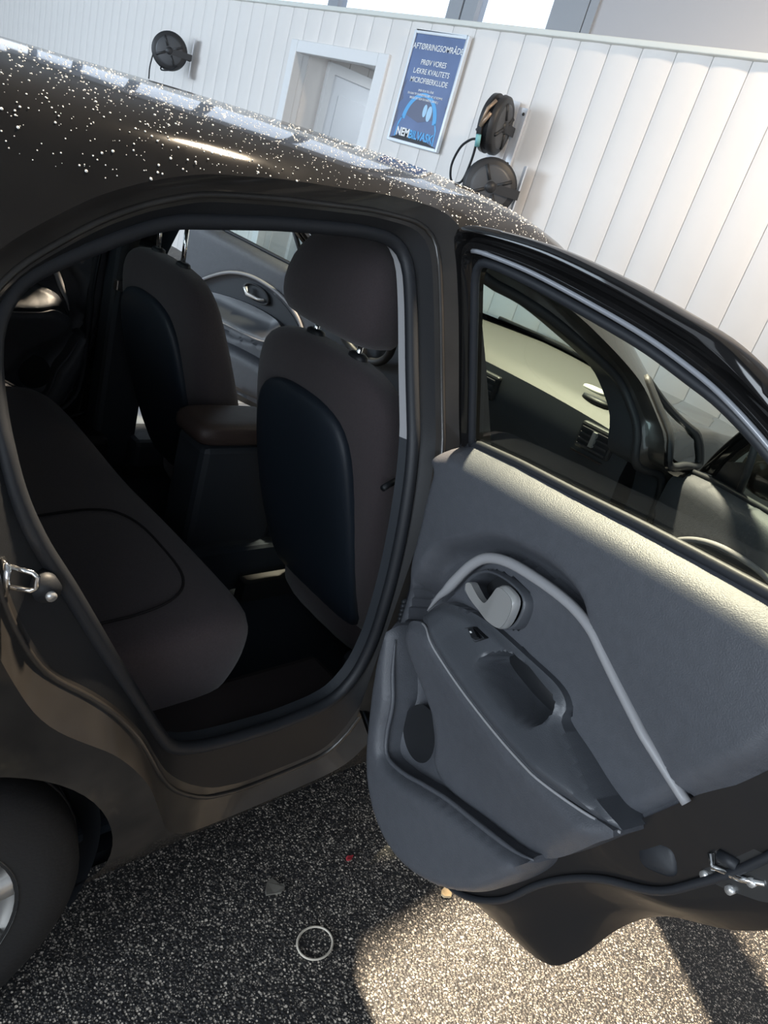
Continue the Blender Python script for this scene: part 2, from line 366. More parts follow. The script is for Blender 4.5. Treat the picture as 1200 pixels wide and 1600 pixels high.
# ------------------------------------------------------------------ car body surface
ZB = 1.06
_prof = catmull([(-.745, .11), (-.765, .16), (-.79, .205), (-.815, .25), (-.835, .31), (-.85, .40), (-.86, .55), (-.862, .70), (-.852, .85), (-.835, .95), (-.815, 1.02), (-.795, 1.06), (-.705, 1.21), (-.615, 1.36), (-.585, 1.40), (-.545, 1.43), (-.47, 1.455), (-.32, 1.475), (-.15, 1.486), (0, 1.490)], 400)
_T = np.r_[0, np.cumsum(np.linalg.norm(np.diff(_prof, axis=0), axis=1))]; TC = _T[-1]
def z2t(z): return np.interp(z, _prof[:, 1], _T)
def yS(z): return np.interp(z, _prof[:, 1], _prof[:, 0])
_hx0 = [-.70, -.62, -.5, -.35, -.1, .15, 1.28, 1.42, 1.6, 1.75, 1.9, 2.05, 2.15, 4]
_hv0 = [.42, .62, .82, .92, .975, 1, 1, .94, .78, .58, .34, .06, .03, .03]
_hx = np.linspace(-.7, 4, 400); _hv = np.convolve(np.pad(np.interp(_hx, _hx0, _hv0), 6, 'edge'), np.ones(13)/13, 'valid')
_kx = [-.6, 0, .34, .7, 1.0, 1.28, 4]; _kv = [.3, .62, .8, .95, 1.03, 1.05, 1]
TW0 = float(z2t(1.41))
def S(x, t, side=-1, off=0.0):
    x = np.asarray(x, float); t = np.asarray(t, float)
    y = np.interp(t, _T, _prof[:, 0]); z = np.interp(t, _T, _prof[:, 1])
    y = np.minimum(y+off, 0); 
    k = np.interp(x, _kx, _kv); z = np.where(z > 1.40, 1.40+(z-1.40)*k, z)-np.where(z > 1.38, off*.8, 0)
    h = np.interp(x, _hx, _hv); z = np.where(z > ZB, ZB+(z-ZB)*h, z)
    g = np.interp(x, [2.1, 2.8, 3.25, 3.38], [1, .9, .78, .66]); z = .2+(z-.2)*g
    y = y*(1-.12*np.clip((x-2.5)/.88, 0, 1)**2)*(1-.10*np.clip((-.15-x)/.5, 0, 1)**2)
    bow = np.clip((t-TW0)/(TC-TW0), 0, 1)**.7*sstep(1.30, 2.10, x)*(1-sstep(2.4, 3.3, x)); x = x+.20*bow
    return np.stack([x, -side*y, z], -1)
R0t = [(.085, 1.16), (.11, 1.21), (.16, 1.257), (.205, 1.285), (.277, 1.327), (.357, 1.359), (.437, 1.382), (.584, 1.402), (.802, 1.421), (.935, 1.424), (.985, 1.412)]
R0f = [(1.0, 1.395), (.988, 1.25), (.968, 1.10), (.957, 1.0), (.950, .90), (.948, .7), (.945, .5), (.935, .40)]
R0b = [(.915, .31), (.87, .262), (.74, .252), (.6, .252), (.50, .262)]
R0r = [(.452, .31), (.404, .429), (.383, .481), (.343, .543), (.303, .592), (.256, .631), (.212, .671), (.182, .711), (.154, .769), (.12, .85), (.09, .95), (.075, 1.05)]
R1t = [(.11, 1.15), (.13, 1.19), (.175, 1.237), (.22, 1.265), (.29, 1.307), (.365, 1.339), (.44, 1.362), (.584, 1.382), (.79, 1.40), (.91, 1.402), (.95, 1.39)]
R1f = [(.962, 1.37), (.953, 1.25), (.935, 1.10), (.925, 1.0), (.920, .90), (.922, .7), (.922, .5), (.91, .41)]
R1b = [(.89, .33), (.85, .288), (.74, .278), (.62, .280), (.52, .31)]
R1r = [(.455, .37), (.417, .436), (.385, .508), (.349, .575), (.312, .627), (.271, .673), (.218, .72), (.184, .756), (.165, .794), (.142, .85), (.118, .95), (.104, 1.05)]
R2t = [(.135, 1.14), (.15, 1.18), (.19, 1.222), (.235, 1.25), (.30, 1.288), (.37, 1.318), (.45, 1.343), (.594, 1.362), (.785, 1.38), (.89, 1.38), (.925, 1.37)]
R2f = [(.937, 1.35), (.930, 1.25), (.912, 1.10), (.902, 1.0), (.900, .90), (.903, .7), (.905, .5), (.895, .43)]
R2b = [(.875, .36), (.84, .308), (.74, .303), (.632, .306), (.55, .335)]
R2r = [(.49, .385), (.440, .442), (.409, .498), (.376, .563), (.325, .634), (.278, .685), (.221, .733), (.200, .77), (.18, .81), (.16, .86), (.14, .95), (.13, 1.05)]
R3t = [(.155, 1.13), (.165, 1.165), (.19, 1.207), (.235, 1.232), (.278, 1.252), (.354, 1.286), (.41, 1.307), (.60, 1.334), (.781, 1.352), (.85, 1.352), (.885, 1.34)]
R3f = [(.899, 1.32), (.896, 1.245), (.882, 1.13), (.873, 1.026), (.877, .892), (.886, .752), (.892, .592), (.88, .50)]
R3b = [(.853, .455), (.80, .435), (.699, .425), (.60, .43), (.53, .437)]
R3r = [(.475, .452), (.445, .480), (.40, .556), (.356, .634), (.312, .713), (.27, .791), (.238, .85), (.204, .907), (.18, .96), (.168, 1.0), (.160, 1.04), (.156, 1.08)]
def ring(parts):
    out = []
    for p, n in zip(parts, (44, 40, 24, 44)): out.append(resample(p, n))
    P = np.vstack(out)
    for _ in range(2): P = .25*np.roll(P, 1, 0)+.5*P+.25*np.roll(P, -1, 0)
    return P
RING = [ring(r) for r in ((R0t, R0f, R0b, R0r), (R1t, R1f, R1b, R1r), (R2t, R2f, R2b, R2r), (R3t, R3f, R3b, R3r))]
FRONT = catmull([(1.035, 1.345), (1.15, 1.34), (1.27, 1.322), (1.43, 1.296), (1.64, 1.252), (1.72, 1.215), (1.745, 1.15), (1.755, 1.05), (1.765, .985), (1.83, .955), (1.93, .935), (1.975, .88), (1.985, .7), (1.975, .5), (1.93, .34), (1.82, .265), (1.6, .252), (1.3, .252), (1.12, .258), (1.05, .30), (1.028, .42), (1.022, .7), (1.02, .95), (1.025, 1.15)], 130, True)
ARCH_R = .347
def arch(cx, r=ARCH_R): return np.array([(cx+r*math.cos(a), .30+r*math.sin(a)) for a in np.linspace(-.47, math.pi+.33, 46)])
QUARTER = np.array([(1.80, .985), (1.90, .975), (1.985, .972), (1.99, 1.0), (1.95, 1.08), (1.90, 1.16), (1.85, 1.22), (1.80, 1.262), (1.785, 1.25), (1.79, 1.1)])
def xz2xt(P): P = np.asarray(P); return np.stack([P[:, 0], z2t(P[:, 1])], 1)
TW = float(z2t(1.41))
WIND = catmull([(1.36, TC), (1.37, TW+.35), (1.40, TW+.1), (1.45, TW+.02), (1.65, TW), (1.9, TW), (2.05, TW), (2.08, TW+.1), (2.10, TW+.3), (2.11, TC)], 60)
WIND[0, 1] = TC; WIND[-1, 1] = TC
REARW = np.array([(-.60, TC), (-.59, TW+.1), (-.56, TW+.03), (-.44, TW+.03), (-.40, TW+.1), (-.39, TC)])

car = empty('car'); tag(car, 'black wet hatchback car with its near rear door swung wide open', 'car')
def loopxt(poly_xz): return xz2xt(poly_xz)
def body_half(side):
    arR = arch(0.0); arF = arch(2.57)
    bot = .205
    # outline in (x,t): along the bottom with the two wheel arches cut in, up the nose, back along the centre line
    o = [(-.69, z2t(bot)), ]
    o += [tuple(p) for p in xz2xt(arR[::-1])]; o += [(.40, z2t(.165)), (.47, z2t(bot)), (1.2, z2t(bot)), (2.1, z2t(bot))]
    o += [tuple(p) for p in xz2xt(arF[::-1])]; o += [(3.1, z2t(bot)), (3.38, z2t(.24)), (3.38, z2t(.8)), (3.38, TC)]
    o += [tuple(p) for p in WIND[::-1]]; o += [tuple(p) for p in REARW[::-1]]; o += [(-.69, TC)]
    o = np.array(o)
    V, Fc, loops = cdt(o, [xz2xt(RING[0]), xz2xt(FRONT), xz2xt(QUARTER)], .032)
    P = S(V[:, 0], V[:, 1], side)
    b = obj('body_shell', P, Fc, PAINT, car)
    e = 2e-3
    co = np.empty(len(b.data.vertices)*3); b.data.vertices.foreach_get('co', co); co = co.reshape(-1, 3)
    key = {tuple(np.round(p, 5)): i for i, p in enumerate(P)}
    ids = [key.get(tuple(np.round(p, 5)), -1) for p in co]
    du = S(V[:, 0]+e, V[:, 1], side)-S(V[:, 0]-e, V[:, 1], side); dv = S(V[:, 0], np.minimum(V[:, 1]+e, TC), side)-S(V[:, 0], V[:, 1]-e, side)
    N = np.cross(du, dv); N /= np.linalg.norm(N, axis=1)[:, None]; N *= np.where((N[:, 1:2]*side+N[:, 2:3]) < 0, -1, 1)
    if min(ids) >= 0: b.data.normals_split_custom_set_from_vertices([tuple(N[i]) for i in ids])
    else: print('NORMALS SKIPPED')
    return b
bodyR = body_half(-1); bodyL = body_half(1)
tag(bodyR, 'black painted near body side and roof half beaded with water'); tag(bodyL, 'far body side and roof half')
def pane_xt(poly, name, m, side, sp=.05, off=.004):
    V, Fc, _ = cdt(poly, [], sp); return obj(name, S(V[:, 0], V[:, 1], side, off), Fc, m, car)
wsV, wsF, _ = cdt(np.vstack([WIND]), [], .05)
WA = S(wsV[:, 0], wsV[:, 1], -1, .003); WB = S(wsV[:, 0], wsV[:, 1], 1, .003)
obj('windshield', np.vstack([WA, WB]), np.vstack([wsF, wsF+len(wsV)]), GLASS, car)
rwV, rwF, _ = cdt(REARW, [], .05)
obj('rear_window', np.vstack([S(rwV[:, 0], rwV[:, 1], -1, .003), S(rwV[:, 0], rwV[:, 1], 1, .003)]), np.vstack([rwF, rwF+len(rwV)]), GLASSD, car)
for sd in (-1, 1):
    pane_xt(xz2xt(QUARTER), 'quarter_glass', GLASSD, sd)
    q3 = S(*xz2xt(catmull(QUARTER, 60, True)).T, sd, .004)
    obj('quarter_glass_seal', *tube(q3, .013, 6, True), RUBBER, car)
# nose and tail caps
for xx in (-.69, 3.38):
    ts = np.linspace(z2t(.21), TC, 60); a = S(np.full(60, xx), ts, -1); b = S(np.full(60, xx), ts, 1)[::-1][1:]
    P = np.vstack([a, b]); obj('tail_cap' if xx < 0 else 'nose_cap', P, [tuple(range(len(P)))], PAINT, car, smooth=False)
# door apertures: jamb, flange, rubber seal, inner trim
def aperture(side):
    dep = (0, .028, .045, .075)
    rings = []
    for P, d in zip(RING, dep):
        base = S(P[:, 0], z2t(P[:, 1]), side); base[:, 1] += -side*d; rings.append(base)
    V, Fc = loft(rings[:3]); obj('door_jamb', V, Fc, JAMB, car, angle=60)
    V, Fc = loft(rings[2:]); obj('door_flange', V, Fc, BLACKTRIM, car)
    obj('door_seal', *tube(rings[3], .013, 8, True), RUBBER, car)
    mid = .5*(rings[1]+rings[2]); obj('jamb_ridge', *tube(mid, .005, 6, True), JAMB, car)
    # inner trim going into the cabin
    c = RING[3].mean(0); P4 = RING[3]+(c-RING[3])/np.linalg.norm(c-RING[3], axis=1)[:, None]*.006
    in1 = S(P4[:, 0], z2t(P4[:, 1]), side); in1[:, 1] += -side*.11
    in0 = rings[3].copy(); in0[:, 1] += -side*.01
    n = len(P4); up = (RING[3][:, 1] > 1.03) & (RING[3][:, 0] > .86) & (RING[3][:, 1] < 1.345)
    V, Fc = loft([in0, .5*(in0+in1), in1])
    fu = [f for f in Fc if up[f[0] % n]]; fl = [f for f in Fc if not up[f[0] % n]]
    obj('upper_pillar_trim', V, fu, GREYTRIM, car); obj('lower_pillar_trim', V, fl, DARKTRIM, car)
    # front door aperture
    f0 = S(FRONT[:, 0], z2t(FRONT[:, 1]), side); f1 = f0.copy(); f1[:, 1] += -side*.05
    cf = FRONT.mean(0); Fi = FRONT+(cf-FRONT)/np.linalg.norm(cf-FRONT, axis=1)[:, None]*.035
    f2 = S(Fi[:, 0], z2t(Fi[:, 1]), side); f2[:, 1] += -side*.07
    f3 = f2.copy(); f3[:, 1] += -side*.09
    V, Fc = loft([f0, f1, f2]); obj('front_door_jamb', V, Fc, JAMB, car, angle=60)
    obj('front_door_seal', *tube(f2, .012, 8, True), RUBBER, car)
    V, Fc = loft([f2, f3]); obj('front_inner_trim', V, Fc, DARKTRIM, car)
for sd in (-1, 1): aperture(sd)
# striker loop, bolt pocket and bolt on the rear jamb (near side)
sk = MB().box((.148, -.818, .872), (.154, -.790, .915)).tube([(.152, -.806, .910), (.176, -.826, .908), (.181, -.829, .903), (.181, -.829, .887), (.176, -.826, .882), (.152, -.806, .880)], .0035, 8)
sk.build('striker', CHROME, car)
MB().tube([(.205, -.775, .862), (.205, -.806, .862)], .018, 20).build('bolt_pocket', RUBBER, car)
MB().tube([(.209, -.80, .855), (.209, -.811, .855)], .007, 12).build('bolt', SILVER, car)
# wheels and wheel wells
TP = [(.195, -.085), (.235, -.094), (.275, -.092), (.296, -.078), (.305, -.05), (.306, 0), (.305, .05), (.296, .078), (.27, .09), (.2, .085)]
def wheel(x, side):
    wt = empty('wheel', (x, side*.755, .305), 0 if side < 0 else math.pi, car)
    obj('tyre', *lathe(TP, 56, 'y'), TYRE, wt)
    gm = MB()
    for a in (-.035, 0, .035): gm.add(*tube([(.3065*math.cos(t), a, .3065*math.sin(t)) for t in np.linspace(0, 2*math.pi, 49)[:-1]], .003, 4, True))
    gm.build('tread_groove', RUBBER, wt)
    rim = [(.20, -.088), (.205, -.078), (.195, -.07), (.185, -.03), (.19, .06)]
    obj('rim', *lathe(rim, 56, 'y'), ALLOY, wt)
    obj('brake_disc', *lathe([(.0, -.01), (.14, -.01), (.14, .0), (0, 0)], 32, 'y'), mat('dark_brake', (.03, .03, .03), .6), wt)
    for k in range(10):
        a = 2*math.pi*k/10+.15; c, s = math.cos(a), math.sin(a)
        V = []
        for r, hw, y0, y1 in ((.035, .020, -.088, -.06), (.12, .017, -.084, -.055), (.195, .026, -.080, -.05)):
            for q, y in ((-hw, y1), (-hw*.7, y0), (hw*.7, y0), (hw, y1)): V.append((r*c-q*s, y, r*s+q*c))
        Fc = []
        for i in range(2):
            for j in range(4): Fc.append((i*4+j, i*4+(j+1) % 4, (i+1)*4+(j+1) % 4, (i+1)*4+j))
        obj('spoke', V, Fc, ALLOY, wt)
    obj('hub_cap', *lathe([(0, -.096), (.025, -.095), (.034, -.088), (.036, -.06)], 24, 'y'), ALLOY, wt)
    lr = [(ARCH_R+.002)*np.array((math.cos(a), math.sin(a))) for a in np.linspace(-.46, math.pi+.33, 40)]
    ya, yb = side*.79, side*.50
    V = [(x+p[0], ya, .30+p[1]) for p in lr]+[(x+p[0], yb, .30+p[1]) for p in lr]+[(x, yb, .3)]
    Fc = [(i, i+1, 41+i-0, 40+i) for i in range(39)]+[(40+i, 41+i, 80) for i in range(39)]
    obj('wheel_arch_liner', V, Fc, RUBBER, car)
for x in (0, 2.57):
    for sd in (-1, 1): wheel(x, sd)
# underbody, floor, headliner
MB().box((.36, -.76, .19), (2.2, .76, .225)).box((-.66, -.48, .19), (3.3, .48, .225)).build('underbody', RUBBER, car, smooth=False)
fl = MB(); fl.box((.30, -.74, .235), (1.95, .74, .265)); fl.box((.40, -.11, .26), (1.7, .11, .40))
fl.build('cabin_carpet', CARPET, car, smooth=False, bevel=.02)
for sd in (-1, 1):
    hl, hf, _ = cdt(np.array([(-.30, z2t(1.425)), (1.28, z2t(1.425)), (1.30, TC), (-.33, TC)]), [], .06)
    obj('headliner', S(hl[:, 0], hl[:, 1], sd, .035), hf, GREYTRIM, car)
    MB().box((.42, sd*.775 if sd < 0 else .60, .225), (.93, -.60 if sd < 0 else .775, .415)).build('sill_trim', mat('brown_sill_plastic', (.018, .014, .014), .5), car, smooth=False, bevel=.02)
    MB().box((1.02, sd*.775 if sd < 0 else .60, .225), (1.93, -.60 if sd < 0 else .775, .40)).build('front_sill_trim', DARKTRIM, car, smooth=False, bevel=.02)
    # far/near rear side trim behind the door opening
    MB().box((-.35, sd*.70 if sd < 0 else .58, .45), (.17, -.58 if sd < 0 else .70, 1.15)).build('rear_side_trim', DARKTRIM, car, smooth=False, bevel=.03)
# ------------------------------------------------------------------ seats
def stackobj(name, secs, m, parent, n=36, sub=1):
    V, Fc = stack(secs, n); return obj(name, V, Fc, m, parent, sub=sub)
def front_seat(y, label, up=0):
    st = tag(empty('front_seat', (0, y, 0), 0, car), label); X = (1, 0, 0); Y = (0, 1, 0)
    bk = [((1.16, 0, .40), .20, .05, 4), ((1.15, 0, .43), .235, .075, 4), ((1.10, 0, .55), .25, .095, 4), ((1.04, 0, .70), .26, .095, 4), ((.99, 0, .85), .255, .085, 4), ((.955, 0, .95), .252, .075, 3.6), ((.935, 0, 1.02), .240, .066, 3.4), ((.925, 0, 1.06), .215, .056, 3.2), ((.922, 0, 1.090), .165, .042, 3), ((.922, 0, 1.100), .09, .02, 2.5)]
    stackobj('backrest', [(c, a, b, e, Y, X) for c, a, b, e in bk], FABRIC, st)
    pn = [((1.085, 0, .42), .17, .02, 4), ((1.07, 0, .45), .19, .03, 4), ((1.00, 0, .60), .20, .03, 4), ((.945, 0, .75), .20, .03, 4), ((.90, 0, .88), .185, .03, 3.4), ((.882, 0, .94), .165, .027, 3), ((.876, 0, .975), .13, .022, 2.8), ((.874, 0, .99), .08, .015, 2.5), ((.876, 0, .995), .03, .006, 2.2)]
    stackobj('back_cover', [(c, a, b, e, Y, X) for c, a, b, e in pn], PANELBACK, st)
    hr = [((.93, 0, 1.122), .08, .03, 3), ((.92, 0, 1.118), .135, .052, 3.6), ((.915, 0, 1.135), .160, .066, 3.8), ((.912, 0, 1.18), .166, .074, 3.6), ((.914, 0, 1.235), .158, .072, 3.4), ((.92, 0, 1.285), .132, .063, 3), ((.926, 0, 1.315), .095, .048, 2.8), ((.932, 0, 1.328), .045, .024, 2.4)]
    stackobj('headrest', [((c[0]-.1*up, c[1], c[2]+up+.012), a, b, e, Y, X) for c, a, b, e in hr], FABRIC, st)
    for q in (-.077, .077):
        MB().tube([(.925, q, 1.05), (.925-.1*up, q, 1.15+up)], .0065, 12).build('headrest_post', CHROME, st)
        obj('post_guide', *stack([((.925, q, 1.088), .026, .018, 2.4, Y, X), ((.925, q, 1.105), .024, .016, 2.4, Y, X), ((.925, q, 1.109), .016, .010, 2.4, Y, X)], 20), BLACKTRIM, st)
    cu = [((1.33, 0, .30), .20, .20, 4), ((1.34, 0, .34), .25, .25, 4), ((1.35, 0, .44), .26, .26, 4), ((1.35, 0, .50), .25, .25, 4), ((1.35, 0, .525), .20, .20, 4)]
    stackobj('seat_cushion', [(c, a, b, e, Y, X) for c, a, b, e in cu], FABRIC, st)
    for q in (-.22, .22): MB().box((1.0, q-.02, .26), (1.6, q+.02, .33)).build('seat_rail', mat('blackened_rail', (.015, .015, .016), .5), st, smooth=False)
    return st
nseat = front_seat(-.395, 'near front passenger seat seen from behind'); fseat = front_seat(.385, 'far front driver seat seen from behind', .085); fseat.location.z = -.025
MB().tube([(.95, -.268, .905), (.92, -.275, .90), (.90, -.28, .895)], .007, 8).build('seat_lever', BLACKTRIM, nseat)
rs = tag(empty('rear_bench', (0, 0, 0), 0, car), 'dark brown fabric rear bench seat')
Yv = (0, 1, 0); Xv = (1, 0, 0); Zv = (0, 0, 1)
def cush_sec(y, e=1.0):
    # cross-section in x,z along y
    pr = [(.15, .60), (.30, .585), (.45, .590), (.58, .605), (.66, .603), (.705, .585), (.728, .54), (.725, .48), (.70, .42), (.655, .36), (.60, .33), (.50, .31), (.30, .30), (.15, .32)]
    pr = catmull(pr, 40, True); c = pr.mean(0); pr = c+(pr-c)*np.array([e, e]); return [(p[0], y, p[1]) for p in pr]
ys = [(-.640, .55), (-.636, .80), (-.62, .92), (-.59, .985), (-.52, 1.0), (-.35, .995), (-.18, .985), (-.08, .97), (0, .965), (.08, .97), (.2, .985), (.4, 1), (.55, .99), (.62, .9), (.638, .6)]
secs = [cush_sec(y, e) for y, e in ys]; V, Fc = loft(secs); n = len(secs[0]); Fc += [tuple(range(n)), tuple((len(secs)-1)*n+k for k in range(n))]
obj('bench_cushion', V, Fc, mat('lightened_bench_fabric', (.056, .043, .046), .9, noise=.15, nscale=300, bump=.5, bscale=900, sheen=.2), rs, sub=1)  # same fabric as the front seats, colour lightened to make up for weak light
seam = []
for a in np.linspace(0, 2*math.pi, 60)[:-1]:
    y = -.36+.20*math.copysign(abs(math.cos(a))**.6, math.cos(a)); x = .43+.19*math.copysign(abs(math.sin(a))**.6, math.sin(a)); seam.append((x, y, float(np.interp(x, [.15, .30, .45, .58, .66], [.600, .585, .590, .605, .603]))+.0015))
obj('cushion_seam', *tube(seam, .003, 5, True), mat('seam_thread', (.012, .010, .011), .9), rs)
bkp = [(.16, .55), (.22, .60), (.14, .80), (.04, 1.0), (-.01, 1.08), (-.07, 1.09), (-.10, 1.02), (.0, .75), (.06, .55)]
bkp = catmull([(a-.16, b-.04) for a, b in bkp], 40, True); secs = []
for y, e in [(-.62, .7), (-.60, .93), (-.5, 1), (-.3, 1.0), (0, .98), (.3, 1.), (.5, 1), (.6, .93), (.62, .7)]:
    c = bkp.mean(0); q = c+(bkp-c)*e; secs.append([(p[0], y, p[1]) for p in q])
V, Fc = loft(secs); n = 40; Fc += [tuple(range(n)), tuple((len(secs)-1)*n+k for k in range(n))]
obj('bench_backrest', V, Fc, FABRIC, rs, sub=1)
for q in (-.36, .36):
    stackobj('rear_headrest', [((-.24, q, 1.03), .10, .04, 3, Yv, Xv), ((-.24, q, 1.06), .13, .05, 3, Yv, Xv), ((-.25, q, 1.12), .125, .045, 3, Yv, Xv), ((-.25, q, 1.15), .08, .03, 2.5, Yv, Xv)], FABRIC, rs)
# centre console and armrest
cs = tag(empty('centre_console', (0, 0, 0), 0, car), 'centre console with padded armrest box')
BROWN = mat('brown_armrest_leatherette', (.045, .030, .026), .5, bump=.3, bscale=400)
stackobj('armrest_lid', [((.98, 0, .70), .07, .12, 5, Yv, Xv), ((.98, 0, .71), .085, .145, 5, Yv, Xv), ((.98, 0, .745), .086, .147, 5, Yv, Xv), ((.98, 0, .762), .078, .138, 4, Yv, Xv), ((.98, 0, .766), .05, .11, 4, Yv, Xv)], BROWN, cs)
MB().box((.86, -.075, .38), (1.14, .075, .702)).build('armrest_bin', DARKTRIM, cs, smooth=False, bevel=.02)
MB().box((1.14, -.09, .38), (1.70, .09, .56)).build('console_body', DARKTRIM, cs, smooth=False, bevel=.02)
MB().tube([(1.42, 0, .55), (1.40, 0, .72)], .008, 8).build('gear_stick', CHROME, cs)
stackobj('gear_knob', [((1.40, 0, .71), .018, .018, 2, Yv, Xv), ((1.40, 0, .74), .027, .025, 2, Yv, Xv), ((1.40, 0, .77), .022, .02, 2, Yv, Xv), ((1.40, 0, .78), .01, .01, 2, Yv, Xv)], BLACKTRIM, cs)
# dashboard
ds = tag(empty('dashboard', (0, 0, 0), 0, car), 'dark dashboard with pale upper pad below the windshield')
dp = [(2.34, 1.060), (2.2, 1.058), (2.05, 1.056), (1.90, 1.052), (1.82, 1.042), (1.775, 1.018)]
dl = [(1.775, 1.018), (1.765, .97), (1.76, .91), (1.77, .82), (1.80, .72), (1.88, .62), (2.0, .56), (2.25, .56), (2.34, 1.060)]
def dash(name, prof, m, n):
    prof = catmull(prof, n); secs = []
    for y in np.linspace(-.72, .72, 25):
        bow = (y/.72)**2; secs.append([(p[0]+.02*bow-.34*bow*max(0, (p[0]-1.80)/.54), y, p[1]-.03*(abs(y)/.72)**3*(p[1] > .9)) for p in prof])
    V, Fc = loft(secs, False); return obj(name, V, Fc, m, ds)
dash('dash_pad', dp, DASHTOP, 20); dash('dash_face', dl, DARKTRIM, 30)
for y in (-.61, -.17, .08, .62):
    x0 = 1.752+.02*(y/.72)**2; v = MB().box((x0, y-.06, .915), (x0+.05, y+.06, .995)); vo = v.build('air_vent', BLACKTRIM, ds, smooth=False, bevel=.008)
    for j in range(4): MB().box((x0-.006, y-.05, .925+j*.017), (x0+.004, y+.05, .930+j*.017)).build('vent_slat', mat('vent_slat_grey', (.04, .04, .045), .4), ds, smooth=False)
    MB().box((x0-.012, y-.055, .904), (x0, y+.055, .909)).build('vent_trim', CHROME, ds, smooth=False)
    MB().box((x0-.014, y-.006, .935), (x0, y+.006, .98)).build('vent_tab', SILVER, ds, smooth=False)
obj('airbag_label', *stack([((1.95, -.45, 1.045), .045, .028, 2.6, Yv, Xv), ((1.95, -.45, 1.055), .042, .025, 2.6, Yv, Xv)], 24), mat('pale_label', (.55, .55, .5), .5), ds)
obj('dash_speaker', *stack([((1.85, -.52, 1.035), .050, .022, 2, Yv, Xv), ((1.85, -.52, 1.049), .047, .020, 2, Yv, Xv)], 24), BLACKTRIM, ds)
sw = tag(empty('steering_wheel', (1.66, .37, 1.0), 0, car)); sw.rotation_euler = (0, math.radians(-25), 0)
obj('wheel_rim', *tube([(0, .185*math.cos(a), .185*math.sin(a)) for a in np.linspace(0, 2*math.pi, 49)[:-1]], .015, 10, True), BLACKTRIM, sw)
obj('wheel_hub', *stack([((.02, 0, 0), .08, .065, 3, Yv, Zv), ((-.01, 0, 0), .075, .06, 3, Yv, Zv), ((-.02, 0, 0), .05, .04, 3, Yv, Zv)], 24), BLACKTRIM, sw)
for a in (0, math.pi, -math.pi/2): MB().tube([(.0, .05*math.cos(a), .05*math.sin(a)), (0, .18*math.cos(a), .18*math.sin(a))], .014, 8).build('wheel_spoke', SILVER, sw)
MB().tube([(.02, 0, 0), (.25, 0, -.05)], .035, 12).build('steering_column', BLACKTRIM, sw)
# wiper and interior mirror
MB().tube([(2.34, .30, 1.070), (2.30, -.05, 1.076), (2.22, -.45, 1.068)], .010, 6).build('wiper', RUBBER, car)
MB().tube([(1.50, .0, 1.40), (1.47, .0, 1.36)], .008, 8).build('mirror_stalk', BLACKTRIM, car)
stackobj('interior_mirror', [((1.455, 0, 1.34), .10, .030, 4, Yv, Zv), ((1.44, 0, 1.34), .11, .036, 4, Yv, Zv), ((1.435, 0, 1.34), .10, .03, 4, Yv, Zv)], BLACKTRIM, car)
# far B-pillar seat belt
blt = tag(empty('seat_belt', (0, 0, 0), 0, car), 'dark seat belt hanging on the far door pillar')
bp_ = [(.935, .60, 1.20), (.925, .645, 1.02), (.93, .665, .86), (.95, .665, .62), (.99, .67, .42)]
V = []; Fc = []
for p in catmull(bp_, 20): V += [(p[0]-.023, p[1], p[2]), (p[0]+.023, p[1], p[2]), (p[0]+.023, p[1]+.003, p[2]), (p[0]-.023, p[1]+.003, p[2])]
for i in range(19):
    for k in range(4): Fc.append((4*i+k, 4*i+(k+1) % 4, 4*i+4+(k+1) % 4, 4*i+4+k))
obj('belt_webbing', V, Fc, mat('belt_webbing', (.012, .012, .014), .7), blt)
MB().box((.895, .635, .90), (.965, .66, .935)).build('belt_tongue', CHROME, blt, smooth=False, bevel=.004)
MB().box((.90, .66, .27), (1.05, .76, 1.05)).build('far_pillar_trim', DARKTRIM, car, smooth=False, bevel=.02)
# ------------------------------------------------------------------ doors
def ngl(s_, z): return .025+.5*(z-np.interp(s_, [0, .034, .285, .41, .514, .602, .9], [1.06, 1.076, 1.114, 1.132, 1.145, 1.155, 1.175]))
def skin_n(z, hy=.84): return np.minimum(yS(z)+hy, .012)
class Door:
    """local frame: s along the door from the hinge, n towards the cabin, z up"""
    def __init__(d, name, hx, side, theta, label):
        d.side = side; th = math.radians(theta)
        d.o = empty(name, (hx, side*.84, 0), math.pi+th if side < 0 else math.pi-th, car)
        if label: tag(d.o, label)
        d.sg = -1 if side < 0 else 1
    def P(d, V):
        V = np.asarray(V, float).copy(); V[:, 1] *= d.sg; return V
    def add(d, name, V, Fc, m, **k): return obj(name, d.P(V), Fc, m, d.o, **k)
    def field(d, name, poly, nf, m, sp=.01, holes=(), skirt=None):
        V, Fc, loops = cdt(poly, holes, sp); n = nf(V); W = np.stack([V[:, 0], n, V[:, 1]], 1)
        Fc = [tuple(f) for f in Fc]; W = [tuple(p) for p in W]
        if skirt is not None:
            # the first len(loop) vertices follow the loop order
            L = len(loops[0]); idx = {}
            for i, v in enumerate(V): idx[(round(v[0], 5), round(v[1], 5))] = i
            ids = [idx.get((round(p[0], 5), round(p[1], 5))) for p in loops[0]]
            if None not in ids:
                k = len(W)
                for i in ids: W.append((V[i][0], skirt, V[i][1]))
                for j in range(L): Fc.append((ids[j], ids[(j+1) % L], k+(j+1) % L, k+j))
        return d.add(name, W, Fc, m, angle=45)

def frame_profile(outer, inner, d, name, m, prof, nf=ngl):
    N = 90; o = catmull(outer, N); i = catmull(inner, N); rows = []
    for fr_, dn in prof:
        p = o*(1-fr_)+i*fr_; rows.append([(a[0], nf(a[0], a[1])+dn, a[1]) for a in p])
    V, Fc = loft(rows, False); return d.add(name, V, Fc, m, angle=50)

